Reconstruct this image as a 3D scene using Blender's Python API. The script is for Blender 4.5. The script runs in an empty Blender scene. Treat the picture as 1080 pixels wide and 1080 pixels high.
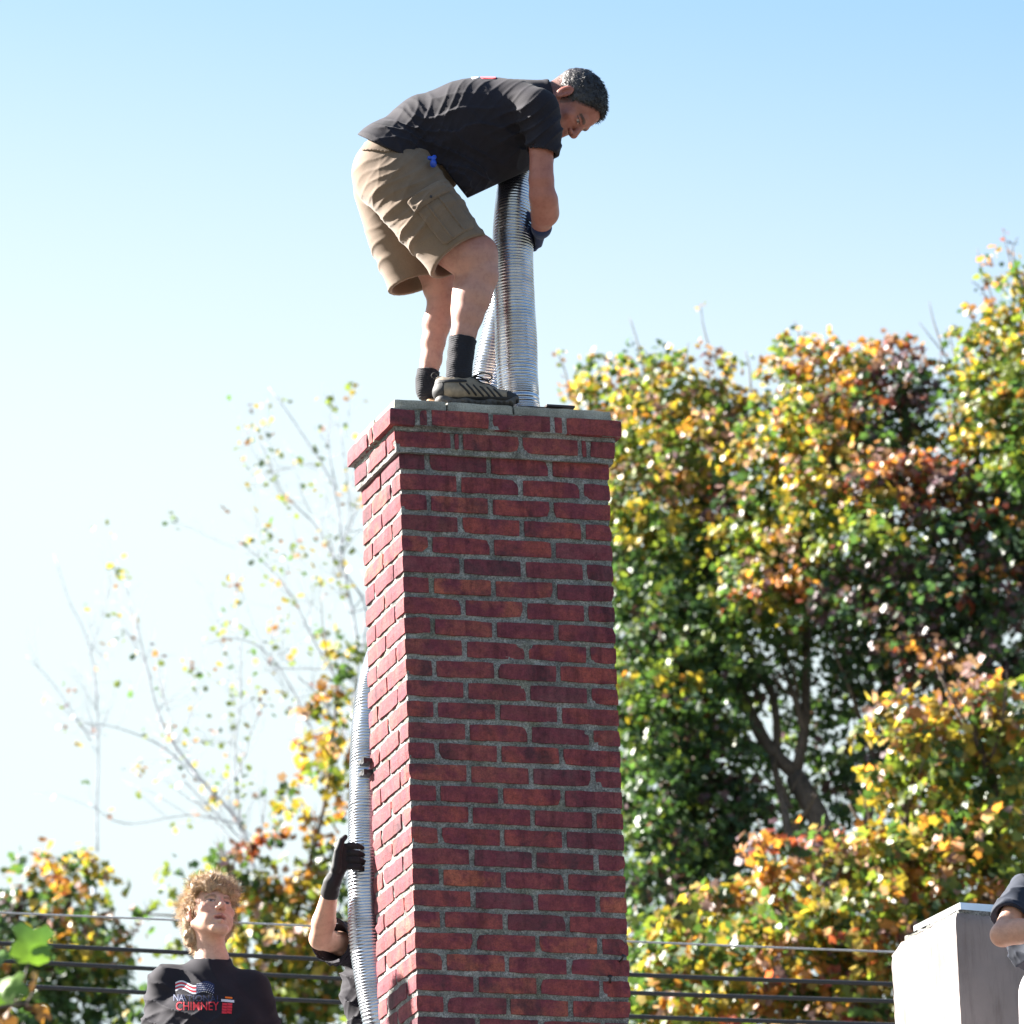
import bpy, math, random
import numpy as np
from mathutils import Vector, Matrix, Euler

C = bpy.context.scene.collection
SC = bpy.context.scene
R = math.radians
random.seed(7)
RNG = np.random.default_rng(11)

# ------------------------------------------------------------------ camera
F_PX, PITCH, ROLL, CAM_Z = 8010.8, 0.2862, 0.0368, 1.6
cam_data = bpy.data.cameras.new('camera')
cam = bpy.data.objects.new('camera', cam_data)
C.objects.link(cam)
SC.camera = cam
cam_data.sensor_width = 36.0
cam_data.sensor_fit = 'HORIZONTAL'
cam_data.lens = F_PX / 1080.0 * 36.0
cam_data.clip_start = 0.5
cam_data.clip_end = 5000
cam_data.dof.use_dof = True
cam_data.dof.focus_distance = 24.25
cam_data.dof.aperture_fstop = 10.5
cam_data.dof.aperture_blades = 0
cam.matrix_world = Matrix.Translation((0, 0, CAM_Z)) @ Matrix.Rotation(PITCH + math.pi / 2, 4, 'X') @ Matrix.Rotation(-ROLL, 4, 'Z')


def at(px, py, Y):
    """The point of the upright plane y = Y that the photograph shows at px, py."""
    a, b = px - 540.0, 540.0 - py
    cr, sr = math.cos(ROLL), math.sin(ROLL)
    u, v = (a * cr + b * sr) / F_PX, (-a * sr + b * cr) / F_PX
    cp, sp = math.cos(PITCH), math.sin(PITCH)
    d = (u, cp - v * sp, sp + v * cp)
    t = Y / d[1]
    return np.array((d[0] * t, Y, CAM_Z + d[2] * t))


# ------------------------------------------------------------------ light
SUN_EL, SUN_BEHIND = R(34), R(20)
sdir = Vector((-math.cos(SUN_BEHIND) * math.cos(SUN_EL), math.sin(SUN_BEHIND) * math.cos(SUN_EL), math.sin(SUN_EL)))
world = bpy.data.worlds.new('World')
SC.world = world
world.use_nodes = True
wn, wl = world.node_tree.nodes, world.node_tree.links
wn.clear()
sky = wn.new('ShaderNodeTexSky')
sky.sky_type = 'NISHITA'
sky.sun_disc = False
sky.sun_elevation = SUN_EL
sky.sun_rotation = math.atan2(sdir.x, sdir.y)
sky.altitude = 100
sky.air_density = 1.0
sky.dust_density = 1.2
sky.ozone_density = 1.0
bg = wn.new('ShaderNodeBackground')
bg.inputs['Strength'].default_value = 0.05
wo = wn.new('ShaderNodeOutputWorld')
# pale lens glow painted into the sky colour, stronger low down and sunward
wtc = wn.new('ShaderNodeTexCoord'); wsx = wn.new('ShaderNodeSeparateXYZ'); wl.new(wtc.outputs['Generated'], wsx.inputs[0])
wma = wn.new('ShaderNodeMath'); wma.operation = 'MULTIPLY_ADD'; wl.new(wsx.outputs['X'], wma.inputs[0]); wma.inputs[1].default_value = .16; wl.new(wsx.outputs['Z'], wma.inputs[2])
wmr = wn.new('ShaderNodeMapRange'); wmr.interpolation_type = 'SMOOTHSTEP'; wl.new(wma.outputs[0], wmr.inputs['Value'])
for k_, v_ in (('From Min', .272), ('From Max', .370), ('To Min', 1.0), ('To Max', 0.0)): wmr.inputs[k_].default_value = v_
wmx = wn.new('ShaderNodeMix'); wmx.data_type = 'RGBA'; wl.new(wmr.outputs[0], wmx.inputs[0]); wtn = wn.new('ShaderNodeMix'); wtn.data_type = 'RGBA'; wtn.blend_type = 'MULTIPLY'; wtn.inputs[0].default_value = 1; wl.new(sky.outputs[0], wtn.inputs[6]); wtn.inputs[7].default_value = (.64, .76, .79, 1); wl.new(wtn.outputs[2], wmx.inputs[6]); wmx.inputs[7].default_value = (2.80, 3.22, 3.30, 1)  # multiply tint dims the sky and its fill; pale colour paints the glow
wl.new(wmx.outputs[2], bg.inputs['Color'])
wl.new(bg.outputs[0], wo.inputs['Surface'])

sun_data = bpy.data.lights.new('sun', 'SUN')
sun_data.energy = 5.0
sun_data.angle = R(0.53)
sun_data.color = (1.0, 0.95, 0.87)
sun = bpy.data.objects.new('sun', sun_data)
C.objects.link(sun)
sun.rotation_euler = sdir.to_track_quat('Z', 'Y').to_euler()

SC.view_settings.view_transform = 'Standard'
SC.view_settings.look = 'None'
SC.view_settings.gamma = 1.0
SC.view_settings.use_curve_mapping = False
SC.view_settings.exposure = 2.72
SC.render.engine = 'CYCLES'
SC.cycles.use_denoising = True
SC.cycles.max_bounces = 8
SC.cycles.transmission_bounces = 4
SC.cycles.transparent_max_bounces = 6
SC.cycles.sample_clamp_indirect = 6.0


# ------------------------------------------------------------------ helpers
def mesh_obj(name, verts, faces, mat=None, parent=None, smooth=True, cols=None):
    me = bpy.data.meshes.new(name)
    verts = np.asarray(verts, np.float32)
    if isinstance(faces, np.ndarray) and faces.ndim == 2:
        nf, k = faces.shape
        me.vertices.add(len(verts))
        me.vertices.foreach_set('co', verts.ravel())
        me.loops.add(nf * k)
        me.loops.foreach_set('vertex_index', faces.astype(np.int32).ravel())
        me.polygons.add(nf)
        me.polygons.foreach_set('loop_start', np.arange(0, nf * k, k, dtype=np.int32))
        me.polygons.foreach_set('loop_total', np.full(nf, k, np.int32))
        me.update(calc_edges=True)
    else:
        me.from_pydata([tuple(map(float, v)) for v in verts], [], [tuple(int(i) for i in f) for f in faces])
        me.update()
    if smooth:
        me.polygons.foreach_set('use_smooth', np.ones(len(me.polygons), bool))
    if cols is not None:
        at_ = me.color_attributes.new('col', 'FLOAT_COLOR', 'POINT')
        c4 = np.ones((len(verts), 4), np.float32)
        c4[:, :3] = cols
        at_.data.foreach_set('color', c4.ravel())
    if mat is not None:
        me.materials.append(mat)
    o = bpy.data.objects.new(name, me)
    C.objects.link(o)
    if parent is not None:
        o.parent = parent
        o.matrix_parent_inverse = Matrix.Identity(4)
        w = Vector(parent.location)
        if parent.parent is not None: w += Vector(parent.parent.location)
        o.location = -w
    return o


def link_copy(src, name, parent=None):
    o = src.copy()
    o.name = name
    C.objects.link(o)
    if parent is not None:
        o.parent = parent
    return o


def empty(name, loc, label, cat, group=None, kind=None):
    o = bpy.data.objects.new(name, None)
    o.empty_display_size = 0.1
    o.location = tuple(float(v) for v in loc)
    C.objects.link(o)
    o['label'] = label
    o['category'] = cat
    if group: o['group'] = group
    if kind: o['kind'] = kind
    return o


def tag(o, label, cat, group=None):
    o['label'] = label
    o['category'] = cat
    if group: o['group'] = group
    return o


class Bag:
    """Collects shapes and links them as one mesh."""
    def __init__(s): s.v, s.f, s.n = [], [], 0
    def add(s, v, f):
        s.v.append(np.asarray(v, float)); s.f += [tuple(int(i) + s.n for i in q) for q in f]; s.n += len(v)
        return s
    def box(s, lo, hi, M=None):
        x0, y0, z0 = lo; x1, y1, z1 = hi
        v = np.array([(x, y, z) for x in (x0, x1) for y in (y0, y1) for z in (z0, z1)], float)
        if M is not None: v = v @ np.array(M.to_3x3()).T + np.array(M.translation)
        return s.add(v, [(0, 1, 3, 2), (4, 6, 7, 5), (0, 4, 5, 1), (2, 3, 7, 6), (0, 2, 6, 4), (1, 5, 7, 3)])
    def tube(s, pts, rad, n=8, cap=True):
        v, f = tube(pts, rad, n, cap)
        return s.add(v, f)
    def build(s, name, mat, parent=None, smooth=False):
        return mesh_obj(name, np.concatenate(s.v), s.f, mat, parent, smooth)


def frames(pts):
    pts = np.asarray(pts, float)
    T = np.gradient(pts, axis=0)
    T /= np.linalg.norm(T, axis=1)[:, None] + 1e-12
    up = np.array((0, 0, 1.0)) if abs(T[0][2]) < .9 else np.array((1.0, 0, 0))
    N = []
    n = np.cross(T[0], up); n /= np.linalg.norm(n)
    for t in T:
        n = n - t * n.dot(t); n /= np.linalg.norm(n) + 1e-12
        N.append(n)
    N = np.array(N)
    return T, N, np.cross(T, N)


def tube(pts, rad, n=8, cap=True):
    pts = np.asarray(pts, float)
    rad = np.broadcast_to(np.asarray(rad, float), (len(pts),))
    T, N, B = frames(pts)
    a = np.linspace(0, 2 * np.pi, n, endpoint=False)
    ring = N[:, None, :] * np.cos(a)[None, :, None] + B[:, None, :] * np.sin(a)[None, :, None]
    v = (pts[:, None, :] + ring * rad[:, None, None]).reshape(-1, 3)
    f = []
    for i in range(len(pts) - 1):
        for j in range(n):
            k = (j + 1) % n
            f.append((i * n + j, i * n + k, (i + 1) * n + k, (i + 1) * n + j))
    if cap:
        f.append(tuple(range(n))[::-1]); f.append(tuple((len(pts) - 1) * n + j for j in range(n)))
    return v, f


def spline(P, m):
    """Catmull-Rom through the rows of P, m samples."""
    P = np.asarray(P, float)
    d = np.concatenate([[0], np.cumsum(np.linalg.norm(np.diff(P[:, :3], axis=0), axis=1))])
    Q = np.vstack([2 * P[0] - P[1], P, 2 * P[-1] - P[-2]])
    u = np.interp(np.linspace(0, d[-1], m), d, np.arange(len(P)))
    i = np.minimum(u.astype(int), len(P) - 2); t = (u - i)[:, None]
    a, b, c, e = Q[i], Q[i + 1], Q[i + 2], Q[i + 3]
    return .5 * (2 * b + (c - a) * t + (2 * a - 5 * b + 4 * c - e) * t * t + (3 * b - a - 3 * c + e) * t ** 3)


def noise3(P, freq, seed=0, octaves=2):
    """Cheap smooth noise in about [-1, 1]: sums of rotated sines."""
    r = np.random.default_rng(seed)
    out = np.zeros(P.shape[:-1]); amp = 1.0; tot = 0
    for o in range(octaves):
        for k in range(5):
            d = r.normal(size=3); d /= np.linalg.norm(d)
            w = freq * (2 ** o) * r.uniform(.7, 1.4)
            e = r.normal(size=3); e /= np.linalg.norm(e)
            out += amp * np.sin(P @ (d * w) + r.uniform(0, 6.28) + 1.3 * np.sin(P @ (e * w * .6) + r.uniform(0, 6.28)))
            tot += amp
        amp *= .55
    return out / (tot * .45)


# ---- materials
class NT:
    def __init__(s, name):
        s.m = bpy.data.materials.new(name); s.m.use_nodes = True
        s.t = s.m.node_tree; s.n = s.t.nodes; s.l = s.t.links
        s.n.clear()
        s.out = s.n.new('ShaderNodeOutputMaterial')
    def new(s, typ, **kw):
        nd = s.n.new('ShaderNode' + typ)
        for k, v in kw.items():
            if hasattr(nd, k) and k not in nd.inputs: setattr(nd, k, v)
            else: nd.inputs[k.replace('_', ' ') if k.replace('_', ' ') in nd.inputs else k].default_value = v
        return nd
    def link(s, a, b): s.l.new(a, b)
    def pos(s, obj=False):
        if obj: return s.new('TexCoord').outputs['Object']
        return s.new('NewGeometry').outputs['Position']
    def noise(s, scale, detail=4, rough=.55, vec=None, dist=0):
        nd = s.n.new('ShaderNodeTexNoise')
        nd.inputs['Scale'].default_value = scale; nd.inputs['Detail'].default_value = detail
        nd.inputs['Roughness'].default_value = rough; nd.inputs['Distortion'].default_value = dist
        s.link(vec if vec is not None else s.pos(), nd.inputs['Vector'])
        return nd.outputs['Fac']
    def ramp(s, fac, stops, interp='LINEAR'):
        nd = s.n.new('ShaderNodeValToRGB'); cr = nd.color_ramp; cr.interpolation = interp
        while len(cr.elements) < len(stops): cr.elements.new(.5)
        for e, (p, c) in zip(cr.elements, stops):
            e.position = p; e.color = (*c, 1) if len(c) == 3 else c
        s.link(fac, nd.inputs[0]); return nd.outputs[0]
    def mix(s, fac, a, b, blend='MIX'):
        nd = s.n.new('ShaderNodeMix'); nd.data_type = 'RGBA'; nd.blend_type = blend
        for val, i in ((fac, 0), (a, 6), (b, 7)):
            if hasattr(val, 'links'): s.link(val, nd.inputs[i])
            elif i == 0: nd.inputs[0].default_value = val
            else: nd.inputs[i].default_value = (*val, 1)
        return nd.outputs[2]
    def math(s, op, a, b=0.0):
        nd = s.n.new('ShaderNodeMath'); nd.operation = op
        for i, v in enumerate((a, b)):
            if hasattr(v, 'links'): s.link(v, nd.inputs[i])
            else: nd.inputs[i].default_value = v
        return nd.outputs[0]
    def bump(s, h, strength=.3, dist=.002):
        nd = s.n.new('ShaderNodeBump'); nd.inputs['Strength'].default_value = strength
        nd.inputs['Distance'].default_value = dist
        s.link(h, nd.inputs['Height']); return nd.outputs[0]
    def bsdf(s, color, rough=.6, metal=0.0, normal=None, spec=.5, **kw):
        b = s.n.new('ShaderNodeBsdfPrincipled')
        for val, k in ((color, 'Base Color'), (rough, 'Roughness'), (metal, 'Metallic'), (spec, 'Specular IOR Level')):
            if hasattr(val, 'links'): s.link(val, b.inputs[k])
            elif k == 'Base Color': b.inputs[k].default_value = (*val, 1)
            else: b.inputs[k].default_value = val
        for k, v in kw.items():
            b.inputs[k.replace('_', ' ')].default_value = v
        if normal is not None: s.link(normal, b.inputs['Normal'])
        s.link(b.outputs[0], s.out.inputs['Surface'])
        return b


def mat_simple(name, col, rough=.6, metal=0, var=.25, scale=30, bump=.2, bdist=.001, spec=.5):
    t = NT(name)
    n = t.noise(scale, 5)
    c = t.mix(t.ramp(n, [(.3, (0, 0, 0)), (.7, (1, 1, 1))]), tuple(x * (1 - var) for x in col), tuple(min(1, x * (1 + var)) for x in col))
    t.bsdf(c, rough, metal, t.bump(t.noise(scale * 6, 3), bump, bdist), spec)
    return t.m


def mat_brick():
    t = NT('red_brick')
    rnd = t.new('ObjectInfo').outputs['Random']
    base = t.ramp(rnd, [(0, (.22, .052, .056)), (.25, (.30, .070, .056)), (.5, (.19, .052, .058)), (.75, (.36, .105, .066)), (.86, (.125, .040, .048)), (.93, (.085, .034, .045)), (1, (.27, .085, .092))])
    n1 = t.noise(14, 5, .6)
    c = t.mix(t.ramp(n1, [(.38, (0, 0, 0)), (.62, (1, 1, 1))]), base, (.16, .036, .052))
    c = t.mix(1.0, c, t.ramp(t.noise(55, 6, .8), [(.3, (.5, .5, .55)), (.5, (1, 1, 1)), (.7, (1.35, 1.3, 1.25))]), 'MULTIPLY')
    # soot stains and pale lime marks, each with its own patchy shape
    st = t.ramp(t.noise(7.5, 7, .7, dist=.6), [(.52, (0, 0, 0)), (.66, (1, 1, 1))])
    c = t.mix(t.math('MULTIPLY', st, .8), c, (.06, .028, .035))
    mp = t.new('Mapping'); t.link(t.pos(), mp.inputs['Vector']); mp.inputs['Scale'].default_value = (1, 1, .12)
    run = t.ramp(t.noise(24, 5, .7, mp.outputs[0]), [(.5, (1, 1, 1)), (.66, (.45, .42, .48))])
    c = t.mix(.75, c, run, 'MULTIPLY')
    lime = t.ramp(t.noise(26, 6, .75), [(.66, (0, 0, 0)), (.74, (1, 1, 1))])
    c = t.mix(t.math('MULTIPLY', lime, .3), c, (.40, .28, .27))
    g = t.ramp(t.noise(210, 4, .8), [(.3, (.55, .55, .6)), (.5, (1, 1, 1)), (.7, (1.3, 1.25, 1.2))])
    c = t.mix(1.0, c, g, 'MULTIPLY')
    h = t.math('ADD', t.noise(90, 6, .7), t.math('MULTIPLY', t.noise(400, 2), .4))
    t.bsdf(c, .85, 0, t.bump(h, .9, .005), .3)
    return t.m


def mat_mortar():
    t = NT('rough_mortar')
    n = t.noise(22, 6, .7)
    c = t.ramp(n, [(.3, (.10, .10, .097)), (.5, (.20, .20, .195)), (.68, (.33, .33, .32))])
    pat = t.ramp(t.noise(2.6, 4, .6), [(.52, (0, 0, 0)), (.66, (1, 1, 1))])
    c = t.mix(t.math('MULTIPLY', pat, .45), c, (.40, .39, .38))
    moss = t.ramp(t.noise(6, 5, .6), [(.5, (0, 0, 0)), (.7, (1, 1, 1))])
    c = t.mix(t.math('MULTIPLY', moss, .5), c, (.14, .145, .085))
    sp = t.ramp(t.noise(170, 4, .85), [(.35, (.3, .3, .3)), (.5, (1, 1, 1)), (.68, (1.9, 1.9, 1.9))])
    c = t.mix(1.0, c, sp, 'MULTIPLY')
    t.bsdf(c, .95, 0, t.bump(t.math('ADD', t.noise(120, 6, .75), t.math('MULTIPLY', t.noise(420, 3), .6)), .9, .006), .2)
    return t.m


def mat_concrete(name, col=(.34, .325, .285), var=.5):
    t = NT(name)
    n = t.noise(9, 7, .65)
    c = t.ramp(n, [(.3, tuple(x * (1 - var) for x in col)), (.7, tuple(x * (1 + var * .6) for x in col))])
    sp = t.ramp(t.noise(300, 3, .8), [(.32, (.5, .5, .5)), (.5, (1, 1, 1)), (.75, (1.3, 1.3, 1.3))])
    c = t.mix(1.0, c, sp, 'MULTIPLY')
    t.bsdf(c, .92, 0, t.bump(t.noise(150, 6, .7), .5, .003), .25)
    return t.m


def mat_stucco():
    t = NT('painted_stucco')
    c = t.ramp(t.noise(2.2, 6, .6), [(.3, (.16, .138, .132)), (.7, (.26, .225, .215))])
    z = t.new('Mapping'); t.link(t.pos(), z.inputs['Vector']); z.inputs['Scale'].default_value = (9, 9, 1.2)
    st = t.ramp(t.noise(1.6, 8, .72, z.outputs[0]), [(.45, (1, 1, 1)), (.68, (.42, .37, .35))])
    c = t.mix(.7, c, st, 'MULTIPLY')
    t.bsdf(c, .85, 0, t.bump(t.math('ADD', t.noise(60, 5, .6), t.noise(8, 3)), .35, .004), .3)
    return t.m


def mat_cloth(name, col, scale=900, var=.2, sheen=.3, rough=.85):
    t = NT(name)
    n = t.ramp(t.noise(12, 5, .6), [(.3, (1 - var,) * 3), (.7, (1 + var,) * 3)])
    weave = t.ramp(t.noise(scale, 2, .6), [(.3, (.82,) * 3), (.7, (1.15,) * 3)])
    c = t.mix(1.0, t.mix(1.0, col, n, 'MULTIPLY'), weave, 'MULTIPLY')
    t.bsdf(c, rough, 0, t.bump(t.noise(scale * .6, 3), .25, .0008), .25, Sheen_Weight=sheen, Sheen_Roughness=.5)
    return t.m


def mat_skin():
    t = NT('skin')
    a = t.new('Attribute', attribute_name='col').outputs['Color']
    n = t.ramp(t.noise(38, 7, .75), [(.3, (.80, .72, .72)), (.5, (1, 1, 1)), (.7, (1.14, 1.1, 1.08))])
    c = t.mix(1.0, a, n, 'MULTIPLY')
    b = t.bsdf(c, .52, 0, t.bump(t.noise(500, 4, .7), .25, .0008), .4, Subsurface_Weight=.12, Subsurface_Scale=.01)
    b.inputs['Subsurface Radius'].default_value = (1, .35, .2)
    return t.m


def mat_leaf(name='leaf', rough=.45, trans=.40, spec=.45):
    t = NT(name)
    a = t.new('Attribute', attribute_name='col').outputs['Color']
    n = t.ramp(t.noise(25, 3), [(.3, (.8,) * 3), (.7, (1.15,) * 3)])
    c = t.mix(1.0, a, n, 'MULTIPLY')
    b = t.bsdf(c, rough, 0, None, spec)
    tr = t.new('BsdfTranslucent')
    warm = t.mix(1.0, c, (1.5, 1.55, .75), 'MULTIPLY')
    t.link(warm, tr.inputs['Color'])
    ms = t.new('MixShader', Fac=trans)
    t.link(b.outputs[0], ms.inputs[1]); t.link(tr.outputs[0], ms.inputs[2])
    t.link(ms.outputs[0], t.out.inputs['Surface'])
    return t.m


def mat_bark(name, col=(.11, .085, .07)):
    t = NT(name)
    m = t.new('Mapping'); t.link(t.pos(), m.inputs['Vector']); m.inputs['Scale'].default_value = (1, 1, .25)
    n = t.noise(40, 6, .7, m.outputs[0])
    c = t.ramp(n, [(.3, tuple(x * .5 for x in col)), (.7, tuple(x * 1.5 for x in col))])
    t.bsdf(c, .9, 0, t.bump(n, .8, .01), .2)
    return t.m


M_BRICK, M_MORTAR = mat_brick(), mat_mortar()
M_CONC = mat_concrete('cap_concrete')
M_STUCCO = mat_stucco()
M_SKIN = mat_skin()
M_LEAF = mat_leaf()
M_BARK = mat_bark('bark')
M_TWIG = mat_simple('twig', (.13, .10, .085), .8, var=.2)
M_SHIRT = mat_cloth('charcoal_cotton', (.0135, .0115, .018), sheen=.03)
M_PALEBARK = mat_bark('pale_bark', (.42, .43, .48))
M_SHIRT_BLUE = mat_cloth('slate_cotton', (.016, .021, .036), sheen=.03)
M_KHAKI = mat_cloth('khaki_twill', (.155, .108, .076), 700, .12, .15)
M_PALE = mat_cloth('pale_denim', (.55, .53, .56), 700, .1, .1)
M_SOCK = mat_cloth('black_knit', (.012, .012, .018), 500, .2, .1)
M_GLOVE = mat_cloth('black_glove', (.014, .014, .017), 400, .2, .1, .7)
M_GLOVE_B = mat_cloth('blue_glove', (.012, .025, .08), 400, .2, .1, .7)
M_BLACK = mat_simple('black_plastic', (.015, .015, .018), .5)
M_CABLE = mat_simple('black_cable', (.018, .018, .022), .6)
M_CABLE_G = mat_simple('grey_cable', (.35, .35, .37), .5)
M_FLAP = mat_simple('sheet_metal', (.55, .56, .60), .35, 1.0, var=.1, scale=12)
M_DARKMET = mat_simple('dark_steel', (.06, .05, .05), .5, .8)
M_SHOE = mat_simple('shoe_suede', (.21, .17, .13), .8, var=.25, scale=60)
M_SHOE_D = mat_simple('shoe_dark', (.012, .011, .014), .7, var=.25, scale=60)
M_SOLE = mat_simple('shoe_rubber', (.065, .06, .06), .75, var=.3, scale=80)
M_TAN = mat_simple('shoe_tan', (.45, .25, .12), .75, var=.2, scale=60)
M_LACE = mat_simple('lace', (.02, .018, .018), .8)

# ------------------------------------------------------------------ main chimney
CX, CY, CZ, TH = -0.3539, 23.1294, CAM_Z + 7.0185, 0.3122
CW, CD, CH = 0.7055, 0.4264, 0.068
ROOF_Z = 5.42
chim = empty('brick_chimney', (CX, CY, ROOF_Z), 'tall red brick chimney with grey mortar and stepped top courses, a man standing on it', 'chimney')
chim.rotation_euler = (0, 0, TH)
MT = Matrix.Translation((CX, CY, 0)) @ Matrix.Rotation(TH, 4, 'Z')


def ctop(s, t, z):
    """Point of the chimney: s along the front, t into the depth, z height."""
    v = MT @ Vector((s, t, z)); return np.array(v)


def rough_box(L, D, H, seed, nx=6, ny=3, nz=2, amp=.0016, chips=.45):
    """Brick centred at the origin: softened edges, chipped outline."""
    bx = np.linspace(-.5, .5, nx + 1); by = np.linspace(-.5, .5, ny + 1); bz = np.linspace(-.5, .5, nz + 1)
    # pull the outer loops in a little so edges read as rounded
    idx, V, Fq = {}, [], []
    def vid(i, j, k):
        if (i, j, k) not in idx:
            idx[(i, j, k)] = len(V); V.append((bx[i] * L, by[j] * D, bz[k] * H))
        return idx[(i, j, k)]
    for i in range(nx):
        for j in range(ny):
            Fq.append((vid(i, j, 0), vid(i, j + 1, 0), vid(i + 1, j + 1, 0), vid(i + 1, j, 0)))
            Fq.append((vid(i, j, nz), vid(i + 1, j, nz), vid(i + 1, j + 1, nz), vid(i, j + 1, nz)))
    for i in range(nx):
        for k in range(nz):
            Fq.append((vid(i, 0, k), vid(i + 1, 0, k), vid(i + 1, 0, k + 1), vid(i, 0, k + 1)))
            Fq.append((vid(i, ny, k), vid(i, ny, k + 1), vid(i + 1, ny, k + 1), vid(i + 1, ny, k)))
    for j in range(ny):
        for k in range(nz):
            Fq.append((vid(0, j, k), vid(0, j, k + 1), vid(0, j + 1, k + 1), vid(0, j + 1, k)))
            Fq.append((vid(nx, j, k), vid(nx, j + 1, k), vid(nx, j + 1, k + 1), vid(nx, j, k + 1)))
    V = np.array(V)
    q = V / np.array((L, D, H)) * 2
    edge = (np.abs(q) > .99).sum(1)
    sgn = np.sign(q) * (np.abs(q) > .99)
    V -= sgn * np.where(edge >= 3, .0022, np.where(edge == 2, .0013, 0))[:, None]
    n = np.stack([noise3(V, 60, seed + a, 2) for a in range(3)], 1)
    V += n * amp
    r = np.random.default_rng(seed)
    for _ in range(2):   # a chipped corner now and then
        if r.random() < chips:
            c = np.array((r.choice([-.5, .5]) * L, r.choice([-.5, .5]) * D, r.choice([-.5, .5]) * H))
            d = np.linalg.norm(V - c, axis=1)
            V += (-c / np.linalg.norm(c))[None] * (np.clip(1 - d / .02, 0, 1) * .009)[:, None]
    return V, Fq


_bm = {}
def brick_mesh(L, D, H, var):
    key = (round(L, 3), round(D, 3), round(H, 3), var)
    if key not in _bm:
        V, Fq = rough_box(L, D, H, hash(key) % 9999 if False else int(L * 9e3 + D * 7e4 + H * 3e4 + var * 131) % 99991,
                          6 if L > .12 else 3, 6 if D > .12 else 3)
        me = bpy.data.meshes.new('brick')
        me.from_pydata([tuple(v) for v in V], [], Fq); me.update()
        me.materials.append(M_BRICK)
        _bm[key] = me
    return _bm[key]


J = .0135          # joint width
BH = CH - .0150    # brick height
rest_v, rest_f, rest_n = [], [], 0
def put_brick(s0, s1, t0, t1, z0, seen, H=BH):
    """One brick filling s0..s1, t0..t1 (joints already taken off)."""
    global rest_n
    jz, js = random.uniform(-.0012, .0012), random.uniform(-.0012, .0012)
    L, D = s1 - s0, t1 - t0
    cx, cy, cz = (s0 + s1) / 2, (t0 + t1) / 2, z0 + H / 2
    if seen:
        o = bpy.data.objects.new('brick', brick_mesh(L, D, H, random.randrange(9)))
        C.objects.link(o); o.parent = chim
        o.location = (cx + js * .4, cy + js, cz + jz - ROOF_Z)
        o.rotation_euler = (random.gauss(0, .006), random.gauss(0, .007), random.gauss(0, .003) + (0))
    else:
        V, Fq = rough_box(L, D, H, random.randrange(999), 1, 1, 1, .0008)
        rest_v.append(V + np.array((cx, cy, cz - ROOF_Z))); rest_f.extend(tuple(i + rest_n for i in q) for q in Fq); rest_n += len(V)


BD = .095          # brick depth into the wall
n_rows = int((CZ - ROOF_Z) / CH) + 1
mod = (CW + J) / 3.5
sd = (CD + J) / 2
for i in range(n_rows):
    z0 = CZ - (i + 1) * CH + .0150 - .0075 + .0   # bed joint below each brick
    z0 = CZ - i * CH - BH
    vis = i <= 28
    if i % 2 == 0:
        hw = mod / 2
        put_brick(0, hw - J, 0, sd - J, z0, vis)                   # header in front, stretcher on the left face
        a = hw
        for k in range(3):
            e = a + mod - J if k < 2 else CW
            put_brick(a, e, 0, BD, z0, vis); a += mod
        put_brick(0, BD, sd, CD, z0, vis)
        put_brick(CW - BD, CW, BD + J, CD - J - BD, z0, False)
        put_brick(BD + J, CW - BD - J, CD - BD, CD, z0, False); put_brick(CW - BD, CW, CD - BD, CD, z0, False)
    else:
        a = 0
        for k in range(3):
            put_brick(a, a + mod - J, 0, BD, z0, vis); a += mod
        put_brick(a, CW, 0, sd - J, z0, vis)
        put_brick(0, BD, BD + J, BD + sd, z0, vis)
        put_brick(0, BD * 1.6, BD + sd + J, CD, z0, vis)
        put_brick(BD * 1.6 + J, CW - BD - J, CD - BD, CD, z0, False)
        put_brick(CW - BD, CW, sd, CD, z0, False)

# the two stepped courses: widths read from the photograph
def corbel(z0, o, fronts, lefts, H):
    tot = CW + 2 * o
    w = sum(fronts) + J * (len(fronts) - 1); k = tot / w
    a = -o
    first = True
    for n_, f_ in enumerate(fronts):
        b = a + f_ * k
        last = n_ == len(fronts) - 1
        put_brick(a, b if not last else CW + o, -o, -o + (lefts[0] if first else BD), z0, True, H)
        a = b + J * k; first = False
    b0 = -o + lefts[0] + J
    rem = CD + o - b0
    ww = sum(lefts[1:]) + J * (len(lefts) - 2); kk = rem / ww
    for f_ in lefts[1:]:
        put_brick(-o, -o + BD * .93, b0, b0 + f_ * kk, z0, True, H); b0 += f_ * kk + J * kk
    put_brick(CW + o - BD, CW + o, -o + BD + J, CD + o, z0, False, H)
    put_brick(-o + BD + J, CW + o - BD - J, CD + o - BD, CD + o, z0, False, H)
O1, O2 = .018, .036
Z1 = CZ + .0145
corbel(Z1, O1, [.197, .017, .197, .195, .018, .088], [.092, .196, .125], BH + .001)
Z2 = Z1 + BH + .0150
corbel(Z2, O2, [.088, .027, .197, .198, .028, .192], [.196, .032, .196], BH + .001)
Z3 = Z2 + BH + .003      # underside of the concrete slabs
o = mesh_obj('brickwork', np.concatenate(rest_v), rest_f, M_BRICK, None, False)
o.parent = chim; o['kind'] = 'stuff'


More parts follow.
